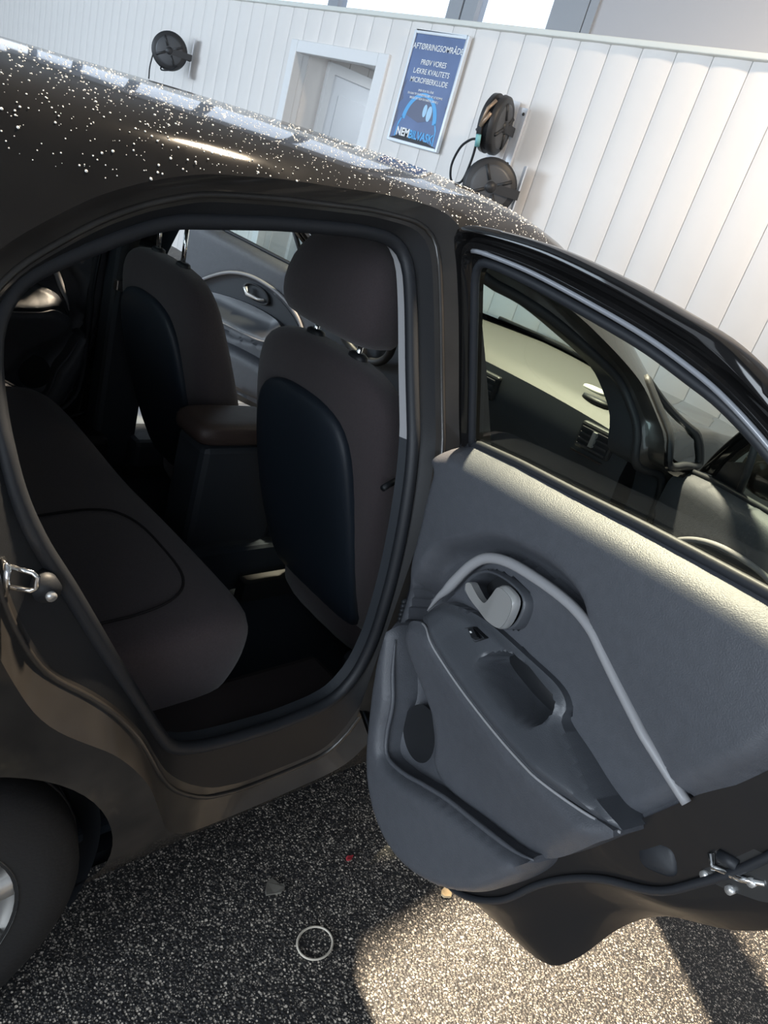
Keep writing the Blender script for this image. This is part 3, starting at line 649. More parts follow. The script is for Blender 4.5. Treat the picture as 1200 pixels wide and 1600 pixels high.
def rear_door(name, side, theta, label, pane=None):
    d = Door(name, .93, side, theta, label); T = d.o
    SK = [(-.005, .42), (.10, .385), (.25, .370), (.40, .374), (.47, .386), (.535, .405), (.585, .437), (.612, .50), (.632, .585), (.655, .645), (.69, .70), (.735, .755), (.785, .81), (.83, .89), (.855, 1.0), (.860, 1.10), (.845, 1.165)]
    sk = catmull(SK, 80); belt_o = [(.62, 1.155), (.4, 1.12), (.2, 1.085), (-.005, 1.05)]
    poly = np.vstack([sk, belt_o])
    d.field('outer_skin', poly, lambda V: skin_n(V[:, 1])-.004, PAINT, .03)
    # inner metal panel: rings from the trim edge to the hem
    A = catmull([(-.004, .44), (.12, .405), (.28, .395), (.40, .44), (.47, .53), (.53, .64), (.585, .755), (.64, .865), (.70, 1.0), (.73, 1.10), (.73, 1.15)], 80)
    Bc = catmull([(-.004, .43), (.12, .39), (.28, .375), (.401, .385), (.494, .475), (.538, .572), (.576, .636), (.624, .692), (.696, .75), (.732, .811), (.764, .881), (.80, 1.0), (.815, 1.10), (.81, 1.155)], 80)
    Cc = catmull([(-.004, .425), (.12, .388), (.28, .372), (.42, .378), (.52, .43), (.575, .53), (.61, .61), (.653, .675), (.70, .722), (.766, .79), (.80, .87), (.83, 1.0), (.84, 1.10), (.83, 1.16)], 80)
    def mk(p, n): return [(a[0], n, a[1]) for a in p]
    rows = [mk(A, .055), mk(.6*A+.4*Bc, .045), mk(.25*A+.75*Bc, .040), mk(Bc, .034), mk(.6*Bc+.4*Cc, .018), mk(Cc, .004), mk(.5*Cc+.5*sk, -.004), [(a[0], skin_n(a[1])-.0035, a[1]) for a in sk]]
    V, Fc = loft(rows, False); d.add('inner_panel', V, Fc, INNERP)
    d.add('edge_seal', *tube(mk(.2*A+.8*Bc, .043), .006, 6), RUBBER)
    fr_poly = [(-.004, -.01), (-.004, .07)]
    ed = [(-.004, n_, z_) for z_ in np.linspace(.42, 1.05, 12) for n_ in (.0, .055)]
    d.add('hinge_edge', [(-.004, skin_n(z_), z_) for z_ in np.linspace(.42, 1.05, 14)]+[(-.004, .055, z_) for z_ in np.linspace(.42, 1.05, 14)], [(i, i+1, 15+i, 14+i) for i in range(13)], PAINT)
    # ---- trim base
    top = [(-.006, 1.058), (.034, 1.078), (.15, 1.097), (.285, 1.114), (.41, 1.132), (.514, 1.145), (.602, 1.155), (.735, 1.165)]
    low = [(.735, 1.10), (.714, 1.013), (.66, .896), (.602, .777), (.542, .646), (.47, .52), (.40, .43), (.30, .375), (.20, .375), (.11, .43), (.06, .53), (.026, .65), (.006, .75), (-.010, .90), (-.012, 1.0)]
    TR = np.vstack([resample(top, 40), catmull(low, 90)])
    STRIPL = catmull([(.120, .79), (.135, .83), (.147, .852), (.163, .888), (.185, .93), (.213, .960), (.261, .982), (.336, .996), (.400, 1.001), (.445, .995), (.475, .982), (.512, .965), (.568, .941), (.620, .919), (.662, .902)], 80)
    CRES = catmull([(.030, .80), (.064, .896), (.134, .961), (.203, 1.007), (.289, 1.033), (.361, 1.040), (.416, 1.029), (.452, .998)], 60)
    cresP = np.vstack([CRES, catmull([(.455, .985), (.40, 1.0), (.336, .996), (.261, .982), (.213, .960), (.185, .93), (.163, .888), (.147, .852), (.12, .79), (.09, .72), (.05, .70)], 60)])
    tl = lambda s: np.interp(s, [p[0] for p in top], [p[1] for p in top])
    BZ = catmull([(.183, .888), (.195, .918), (.222, .944), (.262, .958), (.305, .962), (.325, .955), (.331, .935), (.327, .908), (.312, .892), (.285, .882), (.24, .877), (.20, .877)], 60, True)
    CUP = catmull([(.302, .824), (.318, .856), (.345, .870), (.40, .873), (.446, .870), (.455, .850), (.446, .824), (.38, .813)], 60, True)
    wells = (BZ.mean(0)+(BZ-BZ.mean(0))*.93, CUP.mean(0)+(CUP-CUP.mean(0))*1.12)
    def nbase(V):
        s, z = V[:, 0], V[:, 1]
        n = .074+.010*np.sin(np.clip((z-.9)/.25, 0, 1)*math.pi)
        dt = np.clip((tl(s)-z)/.040, 0, 1); n = n-.048*(1-dt)**2.2
        e = dist_poly(V, low, False); n = n-.030*(1-np.clip(e/.03, 0, 1))**2
        ins = inpoly(V, cresP); da = dist_poly(V, CRES, False)
        n = n-np.where(ins, .038*sstep(0, .04, da), 0)
        # insert field under the strip, dished
        below = inpoly(V, np.vstack([STRIPL, [(.60, .80), (.12, .72)]])); n = n-np.where(below, .012, 0)
        # channel running down to the cup holder
        ch = dist_poly(V, [(.06, .76), (.09, .69), (.15, .62), (.20, .57)], False); n = n-.030*np.exp(-(ch/.045)**2)
        for wl_ in wells: n = n-np.where(inpoly(V, wl_), .055, 0)
        return n
    trim = d.field('trim_panel', TR, nbase, DOORTRIM, .0065)
    sp3 = [(p[0], .080 if p[0] < .58 else .080-.16*(p[0]-.58), p[1]) for p in STRIPL]
    d.add('trim_strip', *tube(sp3, [.0015+.0085*min(1, i/10)-.0035*i/80 for i in range(80)], 10), STRIP)
    # weather strip along the belt
    d.add('belt_seal', *tube([(p[0], .030, p[1]+.004) for p in resample(top, 30)], .008, 8), RUBBER)
    # ---- lower panel and pocket
    LOWP = catmull([(.128, .775), (.185, .800), (.227, .789), (.313, .782), (.419, .783), (.507, .792), (.58, .807), (.628, .822), (.612, .785), (.575, .71), (.545, .665), (.51, .640), (.428, .604), (.36, .570), (.30, .560), (.268, .575), (.256, .605), (.236, .635), (.19, .665), (.145, .695), (.118, .725), (.115, .75)], 120, True)
    dseam = [(.128, .775), (.227, .789), (.419, .783), (.58, .807), (.628, .822)]
    def nlow(V):
        ds_ = dist_poly(V, dseam, False); e = dist_poly(V, LOWP)
        return .085+.036*np.exp(-(ds_/.10)**2)-.012*(1-sstep(0, .02, e))
    d.field('lower_panel', LOWP, nlow, DOORTRIM, .009, skirt=.04)
    POCK = catmull([(.062, .720), (.089, .702), (.115, .645), (.145, .598), (.160, .535), (.183, .503), (.236, .517), (.30, .552), (.36, .583), (.428, .610), (.51, .645), (.545, .668), (.535, .615), (.49, .525), (.415, .443), (.32, .392), (.225, .390), (.15, .435), (.10, .53), (.065, .64)], 130, True)
    def npock(V):
        e = dist_poly(V, POCK); q = np.clip(e/.022, 0, 1); s, z = V[:, 0], V[:, 1]
        return .092+.026*np.sqrt(q*(2-q))+.006*np.exp(-((s-.3)/.12)**2)
    d.field('map_pocket', POCK, npock, DOORTRIM, .009, skirt=.03)
    rimp = catmull([(.089, .702), (.115, .645), (.145, .598), (.160, .535), (.183, .503), (.236, .517), (.30, .552), (.36, .583), (.428, .610), (.51, .645), (.545, .668)], 50)
    d.add('pocket_rim', *tube([(p[0], .102, p[1]) for p in rimp], [.0045*min(1, .3+i/8, .3+(49-i)/8) for i in range(50)], 8), DOORTRIM)
    cupc = [(.148, .54), (.155, .59), (.185, .625), (.235, .632), (.262, .60), (.255, .55), (.225, .52), (.175, .51)]
    d.field('cup_holder', catmull(cupc, 40, True), lambda V: .066+0*V[:, 0], BLACKTRIM, .02)  # flat black patch stands in for the shade inside a deeper cup
    # ---- armrest
    ARM = catmull([(.128, .776), (.140, .800), (.155, .828), (.180, .847), (.255, .868), (.360, .879), (.432, .884), (.462, .872), (.470, .852), (.520, .842), (.570, .831), (.628, .824), (.58, .809), (.507, .794), (.419, .785), (.313, .784), (.227, .791), (.178, .800)], 120, True)
    CUP = catmull([(.302, .824), (.318, .856), (.345, .870), (.40, .873), (.446, .870), (.455, .850), (.446, .824), (.38, .813)], 60, True)
    lowe = [(.128, .776), (.178, .800), (.227, .791), (.313, .784), (.419, .785), (.507, .794), (.58, .809), (.628, .824)]
    def narm(V):
        dl_ = dist_poly(V, lowe, False); s, z = V[:, 0], V[:, 1]
        n = .083+.052*np.exp(-(dl_/.045)**2)*np.clip((s-.12)/.08, 0, 1)**.5*np.clip((.66-s)/.16, 0, 1)**.5
        e = dist_poly(V, ARM); n -= .010*(1-sstep(0, .014, e))
        c = inpoly(V, CUP); dc_ = dist_poly(V, CUP); n -= np.where(c, .066*sstep(0, .012, dc_), 0)
        return n
    arm = d.field('armrest', ARM, narm, ARMTRIM, .004, skirt=.04)
    d.add('armrest_seam', *tube([(p[0], float(narm(np.array([p]))[0])+.002, p[1]-.003) for p in catmull(lowe, 50)], .0022, 6), STRIP)
    d.add('pull_cup_floor', *stack([((.382, .044, .845), .078, .031, 3, (1, 0, 0), (0, 0, 1)), ((.382, .050, .845), .072, .027, 3, (1, 0, 0), (0, 0, 1))], 24), BLACKTRIM)
    SWC = [(.236, .838), (.256, .857), (.290, .860), (.274, .840)]
    nb = float(narm(np.array([(.265, .848)]))[0])
    d.add('switch_bezel', *loft([[(p[0], nb+.0, p[1]) for p in SWC], [(p[0], nb+.005, p[1]) for p in SWC], [(p[0]*.96+.0106, nb+.005, p[1]*.96+.034) for p in SWC], [(p[0]*.96+.0106, nb-.004, p[1]*.96+.034) for p in SWC]]), BLACKTRIM, smooth=False)
    d.add('window_switch', *MBq([(.248, nb+.001, .845), (.258, nb+.001, .854), (.282, nb+.009, .855), (.272, nb+.009, .845)], .004), BLACKTRIM, smooth=False)
    d.add('switch_mark', *MBq([(.256, nb+.0068, .848), (.259, nb+.0078, .851), (.264, nb+.0092, .8512), (.261, nb+.0082, .8482)], .001), WHITE, smooth=False)
    # ---- inner handle
    BZ = catmull([(.183, .888), (.195, .918), (.222, .944), (.262, .958), (.305, .962), (.325, .955), (.331, .935), (.327, .908), (.312, .892), (.285, .882), (.24, .877), (.20, .877)], 60, True)
    c = BZ.mean(0); b0 = .062
    rows = [[(p[0], b0, p[1]) for p in BZ], [(p[0], b0+.020, p[1]) for p in c+(BZ-c)*.985], [(p[0], b0+.023, p[1]) for p in c+(BZ-c)*.93], [(p[0], b0+.019, p[1]) for p in c+(BZ-c)*.87], [(p[0], b0-.020, p[1]) for p in c+(BZ-c)*.80]]
    V, Fc = loft(rows); L = len(BZ); d.add('handle_bezel', V, Fc, ARMTRIM)
    V2, F2, _ = cdt(c+(BZ-c)*.81, [], .01); d.add('handle_recess', [(p[0], b0-.019, p[1]) for p in V2], F2, BLACKTRIM)
    LV = catmull([(.200, .902), (.210, .911), (.225, .907), (.245, .902), (.260, .906), (.268, .926), (.276, .950), (.292, .956), (.315, .953), (.322, .935), (.319, .905), (.303, .890), (.25, .884), (.212, .889)], 64, True)
    c = LV.mean(0)
    def lev(p, n_): return n_+.006*np.clip((p[0]-.25)/.03, 0, 1)+.006
    rows = [[(p[0], lev(p, .074), p[1]) for p in LV], [(p[0], lev(p, .082), p[1]) for p in LV], [(p[0], lev(p, .088), p[1]) for p in c+(LV-c)*np.array([.97, .90])]]
    V, Fc = loft(rows); L = len(LV); cp = len(V)
    V2, F2, lp = cdt(c+(LV-c)*np.array([.97, .90]), [], .006)
    mb = MB().add(V, Fc); mb.add([(p[0], lev(p, .0885), p[1]) for p in V2], [tuple(f) for f in F2])
    d.add('inner_handle', mb.V, mb.F, SILVER, angle=60)
    # ---- ribbed boot on the hinge side
    rb = MB()
    for k in range(30):
        z = .47+k*.009; s = np.interp(z, [.43, .53, .65, .75], [.10, .052, .022, .004])
        rb.tube([(s-.012, .012, z), (s+.006, .055, z+.001)], .0045, 6)
    d.add('ribbed_edge', rb.V, rb.F, RUBBER)
    fe = catmull(low[10:15], 20)
    d.add('trim_side', *loft([[(p[0], .045, p[1]) for p in fe], [(p[0]-.004, .0, p[1]) for p in fe]], False), DARKTRIM)
    # ---- window frame, glass
    O = [(-.012, 1.05), (-.006, 1.12), (.005, 1.22), (.012, 1.30), (.014, 1.365), (.012, 1.40), (.034, 1.418), (.086, 1.426), (.209, 1.431), (.322, 1.424), (.42, 1.412), (.489, 1.40), (.548, 1.376), (.62, 1.338), (.70, 1.285), (.78, 1.22), (.825, 1.17)]
    I = [(.021, 1.075), (.027, 1.13), (.040, 1.232), (.050, 1.30), (.058, 1.352), (.072, 1.375), (.10, 1.381), (.145, 1.381), (.208, 1.378), (.305, 1.370), (.391, 1.361), (.457, 1.348), (.504, 1.337), (.559, 1.314), (.62, 1.28), (.68, 1.23), (.715, 1.17)]
    frame_profile(O, I, d, 'window_frame', PAINT, [(0, -.030), (0, -.006), (.04, .004), (.16, .010), (.24, .012), (.29, .004), (.31, -.004), (.42, -.004), (.45, .006), (.50, .012), (.66, .014), (.70, .020), (.74, .021), (.78, .010), (.84, .004), (1.0, .002), (1.0, -.012)])
    d.add('frame_bead', *tube([(p[0], ngl(p[0], p[1])+.020, p[1]) for p in catmull(np.array(O)*.27+np.array(I)*.73, 90)[28:]], .0035, 6), mat('polished_seal_lip', (.20, .21, .23), .22, coat=.5))
    d.add('window_run_channel', *tube([(p[0], ngl(p[0], p[1])+.004, p[1]) for p in catmull(I, 90)], .007, 6), RUBBER)
    gp = np.vstack([catmull(I, 60), [(.6, 1.145), (.41, 1.122), (.2, 1.09), (.04, 1.066)]])
    d.field('window_glass', gp, lambda V: ngl(V[:, 0], V[:, 1])-.004, pane or GLASSD, .04)
    # ---- latch, screws, plugs
    lx, lz, ln = .735, .865, .036
    d.add('latch_plate', *stack([((.735, .030, .872), .048, .030, 4, (.82, 0, .57), (-.57, 0, .82)), ((.735, .041, .872), .046, .028, 4, (.82, 0, .57), (-.57, 0, .82))], 24), mat('latch_steel', (.06, .06, .06), .35, metal=.6), angle=40)
    d.add('latch_slot', *tube([(.705, .045, .862), (.715, .045, .850), (.745, .044, .868), (.765, .04, .885)], .004, 8), CHROME)
    d.add('latch_mouth', *tube([(.712, .042, .868), (.735, .042, .876)], .0075, 8), RUBBER)
    for (a, b) in ((.712, .832), (.742, .845), (.755, .875)): d.add('latch_screw', *tube([(a, .034, b), (a, .046, b)], .0055, 10), SILVER)
    d.add('door_plug', *stack([((.655, .030, .795), .030, .022, 3.5, (.82, 0, .57), (-.57, 0, .82)), ((.655, .043, .795), .029, .021, 3.5, (.82, 0, .57), (-.57, 0, .82)), ((.655, .047, .795), .024, .017, 3.5, (.82, 0, .57), (-.57, 0, .82))], 24), RUBBER)
    # hinges and outer handle
    for z in (.55, .85): d.add('hinge', *MB().box((-.05, -.005, z-.03), (.005, .03, z+.03)).vf(), mat('dull_steel', (.12, .12, .12), .4, metal=.8), smooth=False)
    d.add('outer_handle', *tube([(.62, skin_n(.93)-.006, .93), (.64, skin_n(.93)-.04, .935), (.74, skin_n(.93)-.04, .945), (.76, skin_n(.93)-.006, .945)], .012, 8), PAINT)
    return d
def _vf(s): return s.V, s.F
MB.vf = _vf
def MBq(q, t):
    q = [np.array(p, float) for p in q]; n = np.cross(q[1]-q[0], q[3]-q[0]); n /= np.linalg.norm(n)
    V = [tuple(p) for p in q]+[tuple(p-n*t) for p in q]+[tuple(p+n*t) for p in q]
    V = [tuple(p+n*t) for p in q]+[tuple(p-n*t) for p in q]
    return V, [(0, 1, 2, 3), (7, 6, 5, 4), (0, 4, 5, 1), (1, 5, 6, 2), (2, 6, 7, 3), (3, 7, 4, 0)]
rear_door('rear_door', -1, 76, 'open near rear door showing charcoal inner trim, pull handle and pocket')
rear_door('rear_door', 1, 0.0, 'closed far rear door', glass_mat('light_dimming_glass', (.10, .115, .115)))  # far pane tinted darker only to keep lamp light off its ledge

def front_door(name, side, theta, label):
    d = Door(name, 1.975, side, theta, label)
    SK = np.array([(.0, .40), (.10, .33), (.5, .30), (.85, .32), (.93, .38), (.95, .6), (.95, 1.02)])
    poly = np.vstack([catmull(SK, 50), [(.6, 1.005), (.3, .985), (.0, .962)]])
    d.field('outer_skin', poly, lambda V: skin_n(V[:, 1])-.004, PAINT, .04)
    d.field('inner_panel', poly, lambda V: .03+0*V[:, 0], PAINT, .05, skirt=.0)
    top = [(.0, .955), (.1, .972), (.3, .99), (.6, 1.01), (.93, 1.03)]
    low = [(.93, .98), (.925, .7), (.91, .42), (.85, .36), (.5, .345), (.15, .36), (.06, .44), (.02, .6), (.0, .8)]
    TR = np.vstack([resample(top, 30), catmull(low, 60)])
    tl = lambda s: np.interp(s, [p[0] for p in top], [p[1] for p in top])
    ST = catmull([(.10, .75), (.16, .81), (.25, .855), (.36, .88), (.48, .885), (.60, .86), (.72, .80), (.82, .73), (.90, .66)], 60)
    INS = np.vstack([ST, [(.88, .60), (.5, .58), (.15, .64)]])
    def nb(V):
        s, z = V[:, 0], V[:, 1]; n = .080+0*s; dt = np.clip((tl(s)-z)/.05, 0, 1); n = n-.05*(1-np.sqrt(dt*(2-dt)))
        e = np.clip(dist_poly(V, low, False)/.03, 0, 1); n = n-.03*(1-np.sqrt(e*(2-e)))
        ins = inpoly(V, INS); n = n-np.where(ins, .022*sstep(0, .02, dist_poly(V, INS)), 0); return n
    d.field('trim_panel', TR, nb, DOORTRIM, .014)
    d.add('trim_strip', *tube([(p[0], float(nb(np.array([p]))[0])+.004, p[1]) for p in ST], .008, 8), STRIP)
    d.field('door_insert', catmull([(.14, .74), (.25, .82), (.40, .858), (.55, .85), (.70, .78), (.84, .69), (.80, .64), (.5, .62), (.2, .66)], 60, True), lambda V: nb(V)+.003, DARKTRIM, .015)
    ARM = catmull([(.20, .70), (.24, .745), (.40, .765), (.60, .755), (.80, .72), (.86, .68), (.70, .655), (.45, .65), (.27, .655)], 70, True)
    lowe = [(.20, .70), (.27, .655), (.45, .65), (.70, .655), (.86, .68)]
    d.field('armrest', ARM, lambda V: .075+.06*np.exp(-(dist_poly(V, lowe, False)/.05)**2), ARMTRIM, .01, skirt=.04)
    d.add('armrest_seam', *tube([(p[0], .136, p[1]) for p in catmull(lowe, 30)], .003, 6), STRIP)
    PK = catmull([(.08, .52), (.2, .55), (.5, .56), (.82, .52), (.86, .44), (.8, .39), (.5, .37), (.15, .39), (.08, .45)], 60, True)
    d.field('map_pocket', PK, lambda V: .09+.035*np.sqrt(np.clip(dist_poly(V, PK)/.03, 0, 1)), DOORTRIM, .02, skirt=.03)
    BZ = catmull([(.34, .80), (.36, .84), (.42, .857), (.49, .85), (.505, .82), (.48, .795), (.40, .785)], 40, True); c = BZ.mean(0)
    V, Fc = loft([[(p[0], .055, p[1]) for p in BZ], [(p[0], .075, p[1]) for p in BZ], [(p[0], .072, p[1]) for p in c+(BZ-c)*.85], [(p[0], .055, p[1]) for p in c+(BZ-c)*.8]])
    Fc += [tuple(120+k for k in range(40))]; d.add('handle_bezel', V, Fc, BLACKTRIM)
    d.add('inner_handle', *tube([(.36, .080, .812), (.40, .080, .803), (.46, .086, .808), (.475, .09, .835)], [.006, .007, .011, .013], 10), SILVER)
    d.add('belt_seal', *tube([(p[0], .030, p[1]+.004) for p in resample(top, 30)], .008, 8), RUBBER)
    nf = lambda s_, z: .02+.62*(z-1.0)
    O = [(.0, .965), (.10, 1.06), (.22, 1.16), (.38, 1.27), (.55, 1.35), (.75, 1.395), (.90, 1.40), (.945, 1.38), (.95, 1.2), (.95, 1.02)]
    I = [(.09, .985), (.15, 1.05), (.25, 1.13), (.40, 1.235), (.56, 1.312), (.74, 1.355), (.86, 1.36), (.885, 1.345), (.89, 1.2), (.89, 1.03)]
    frame_profile(O, I, d, 'window_frame', PAINT, [(0, -.03), (0, 0), (.2, .008), (.4, .008), (.45, -.002), (.6, .012), (.9, .014), (1, .0), (1, -.015)], nf)
    d.add('window_divider', *tube([(.20, nf(0, 1.0), .985), (.235, nf(0, 1.07), 1.06), (.262, nf(0, 1.14), 1.14)], .010, 8), RUBBER)
    gp = np.vstack([catmull(I, 60), [(.6, .99), (.3, .975), (.1, .96)]])
    d.field('window_glass', gp, lambda V: nf(0, V[:, 1])-.004, GLASSD, .05)
    d.field('mirror_sail', np.array([(.06, .97), (.20, .985), (.235, 1.08), (.13, 1.04)]), lambda V: nf(0, V[:, 1])+.004, BLACKTRIM, .03)
    V, Fc = stack([((.12, -.06, 1.03), .05, .04, 3, (1, 0, 0), (0, 0, 1)), ((.14, -.08, 1.04), .085, .065, 3, (1, 0, 0), (0, 0, 1)), ((.15, -.14, 1.045), .10, .075, 3, (1, 0, 0), (0, 0, 1)), ((.15, -.20, 1.045), .095, .07, 3, (1, 0, 0), (0, 0, 1)), ((.14, -.235, 1.04), .06, .045, 2.5, (1, 0, 0), (0, 0, 1))], 28)
    d.add('side_mirror', V, Fc, PAINT)
    d.add('latch_plate', *MB().box((.925, .0, .75), (.953, .05, .87)).vf(), mat('latch_steel', (.06, .06, .06), .35, metal=.6), smooth=False)
    for z in (.5, .8): d.add('hinge', *MB().box((-.05, -.005, z-.03), (.005, .03, z+.03)).vf(), mat('dull_steel', (.12, .12, .12), .4, metal=.8), smooth=False)
front_door('front_door', -1, 60, 'open near front door seen through the rear door glass')
front_door('front_door', 1, 76, 'open far front door with pale lit inner trim')

# water beads on the roof and jamb (uncountable)
def drop(r):
    V = [(0, 0, r*.65)]; Fc = []
    for k in range(6): a = k*math.pi/3; V.append((r*math.cos(a), r*math.sin(a), 0))
    for k in range(6): a = k*math.pi/3; V.append((.75*r*math.cos(a), .75*r*math.sin(a), r*.45))
    for k in range(6): j = (k+1) % 6; Fc += [(1+k, 1+j, 7+j, 7+k), (0, 7+k, 7+j)]
    return V, Fc
wd = MB()
for i in range(3600):
    x = rng.uniform(-.1, 1.32); tt = float(z2t(1.345))+rng.beta(1.3, 2.2)*.62
    zz = np.interp(tt, _T, _prof[:, 1])
    if tt > TC or (inpoly([(x, zz)], RING[0])[0]) or inpoly([(x, zz)], FRONT)[0] or (i < 3600 and x > .95 and zz < 1.40): continue
    p = S(x, tt, -1); pu = S(x, min(tt+.004, TC), -1); px_ = S(x+.004, tt, -1)
    nrm = Vector(px_-p).cross(Vector(pu-p)); nrm.normalize()
    if nrm.z < 0: nrm = -nrm
    q = nrm.to_track_quat('Z', 'Y'); r = float(np.clip(rng.lognormal(math.log(.00085), .42), .0005, .0020))
    V, Fc = drop(r); wd.add([Vector(p)+q @ Vector(v) for v in V], Fc)
tag(wd.build('water_beads', mat('water_bead', (.75, .74, .70), .08, spec=1), car), kind='stuff')  # near-white bead colour paints in the glints of clear drops

# ------------------------------------------------------------------ wall reels
def reel(name, loc, rz, label, cable, aqua=True, tilt=0):
    t = tag(empty(name, loc, rz), label, 'hose reel', 'hose reels on the wall')
    t.rotation_euler = (tilt, 0, rz)
    DK = mat('reel_black', (.030, .030, .032), .45, bump=.1); MD = mat('reel_grey', (.075, .078, .085), .4)
    obj('drum_rim', *lathe([(.10, -.065), (.165, -.062), (.182, -.05), (.186, -.02), (.16, -.015), (.155, .015), (.186, .02), (.182, .05), (.165, .062), (.10, .065)], 40, 'y'), DK, t, angle=50)
    for s_ in (-1, 1):
        obj('side_disc', *lathe([(0, s_*.070), (.05, s_*.072), (.12, s_*.068), (.15, s_*.060), (.15, s_*.05)], 40, 'y'), MD, t)
        for k in range(4):
            a = k*math.pi/2+.5; MB().tube([(.045*math.cos(a), s_*.074, .045*math.sin(a)), (.145*math.cos(a), s_*.066, .145*math.sin(a))], .012, 6).build('disc_rib', DK, t)
        obj('hub', *lathe([(0, s_*.085), (.035, s_*.083), (.04, s_*.06)], 20, 'y'), DK, t)
    obj('wound_hose', *lathe([(.155, -.05), (.162, -.03), (.158, 0), (.162, .03), (.155, .05)], 32, 'y'), RUBBER, t)
    return t
SV = mat('galvanised_bracket', (.66, .68, .72), .4, metal=.3)
def bracket(t, out):
    MB().box((out-.008, -.06, -.19), (out, .06, .19)).build('wall_plate', SV, t, smooth=False)
    for s_ in (-1, 1): MB().box((.0, s_*.078-.004, -.03), (out, s_*.078+.004, .03)).build('bracket_arm', mat('reel_black', (.03, .03, .032), .45), t, smooth=False)
r1 = reel('hose_reel', (WX-.24, 2.215, 1.955), math.radians(22), 'black hose reel beside the blue sign, upper of the pair on a metal plate', None)
bracket(r1, .19)
MB().tube([(-.185, .03, -.05), (-.20, .01, .06), (-.17, -.02, .12)], .012, 8).tube([(-.185, .03, -.05), (-.20, -.02, .04)], .012, 8).build('hose_guide', mat('bronze_guide', (.35, .26, .19), .35, metal=.4), r1)
MB().tube([(-.19, .02, -.10), (-.16, .02, -.165)], .018, 10).build('hose_stop', mat('aqua_stop', (.22, .52, .55), .4), r1)
r2 = reel('hose_reel', (WX-.26, 2.075, 1.577), math.radians(-42), 'black hose reel with ribbed grey face, lower of the pair just above the roof line', None)
bracket(r2, .20)
r3 = reel('hose_reel', (WX-.27, 7.03, 1.955), math.radians(-28), 'lone black hose reel far along the wall at the left', None)
bracket(r3, .235)
MB().tube(catmull([(-.16, 0, -.07), (-.175, .01, -.2), (-.17, .02, -.32)], 12), .008, 6).tube(catmull([(-.06, -.05, -.16), (-.05, -.10, -.20), (.05, -.12, -.17), (.1, -.08, -.12)], 16), .008, 6).build('hanging_hose', RUBBER, r3)
lp_ = [(WX-.36, 2.22, 1.835), (WX-.34, 2.30, 1.822), (WX-.31, 2.40, 1.765), (WX-.29, 2.455, 1.655), (WX-.29, 2.43, 1.565), (WX-.30, 2.37, 1.535), (WX-.31, 2.29, 1.565), (WX-.33, 2.245, 1.70), (WX-.36, 2.22, 1.835)]
c = obj('hose_loop', *tube(catmull(lp_, 60), .0085, 8), RUBBER); c.parent = r1; c.matrix_parent_inverse = (Matrix.Translation(r1.location) @ r1.rotation_euler.to_matrix().to_4x4()).inverted()
pl = tag(empty('mounting_plate', (WX-.02, 2.235, 1.70)), 'tall pale metal mounting plate behind the two stacked hose reels', 'plate')
MB().box((-.008, -.075, -.70), (0.015, .075, .42)).build('sheet', SV, pl, smooth=False, bevel=.002)
for (y, z) in ((.05, .06), (-.05, .06), (.05, .38), (-.05, .38)): MB().tube([(-.014, y, z), (-.006, y, z)], .010, 8).build('screw', mat('reel_black', (.03, .03, .032), .45), pl)
# small spray gun hung on the wall, seen through the windshield
sg = tag(empty('spray_gun', (WX-.06, 3.15, .96)), 'small black spray gun hooked on the wall, seen through the windshield', 'spray gun')
MB().tube([(0, .07, .05), (0, -.05, .02)], .022, 8).tube([(0, -.03, .02), (0, -.05, -.10)], .018, 8).build('gun_body', mat('reel_black', (.03, .03, .032), .45), sg)
MB().tube([(0, .07, .05), (0, .11, .06)], .016, 8).build('gun_nozzle', mat('orange_tip', (.6, .15, .05), .4), sg)
MB().tube([(.0, -.02, .04), (.05, -.02, .06)], .008, 6).build('hook', SV, sg)
# ------------------------------------------------------------------ poster sign
sn = tag(empty('wall_sign', (WX-.035, 3.19, 2.10)), 'framed blue poster about microfibre cloths on the white wall', 'sign')
SWd, SHt = .605, .790
BLUE = mat('poster_blue', (.13, .19, .36), .35, noise=.12, nscale=4)
MB().box((-.004, -SWd/2+.015, -SHt/2+.015), (.012, SWd/2-.015, SHt/2-.015)).build('poster', BLUE, sn, smooth=False)
ALU = mat('silver_snap_frame', (.72, .76, .80), .35, metal=.3)
fw_ = .024
MB().box((-.014, -SWd/2, -SHt/2), (.018, -SWd/2+fw_, SHt/2)).box((-.014, SWd/2-fw_, -SHt/2), (.018, SWd/2, SHt/2)).box((-.014, -SWd/2+fw_, -SHt/2), (.018, SWd/2-fw_, -SHt/2+fw_)).box((-.014, -SWd/2+fw_, SHt/2-fw_), (.018, SWd/2-fw_, SHt/2)).build('sign_frame', ALU, sn, smooth=False, bevel=.004)
def flat(name, pts, m, dx):
    V = [(-dx, p[0], p[1]) for p in pts]+[(-dx+.001, p[0], p[1]) for p in pts]; n = len(pts)
    return obj(name, V, [tuple(range(n)), tuple(range(n, 2*n))[::-1]]+[(i, (i+1) % n, n+(i+1) % n, n+i) for i in range(n)], m, sn, smooth=False)
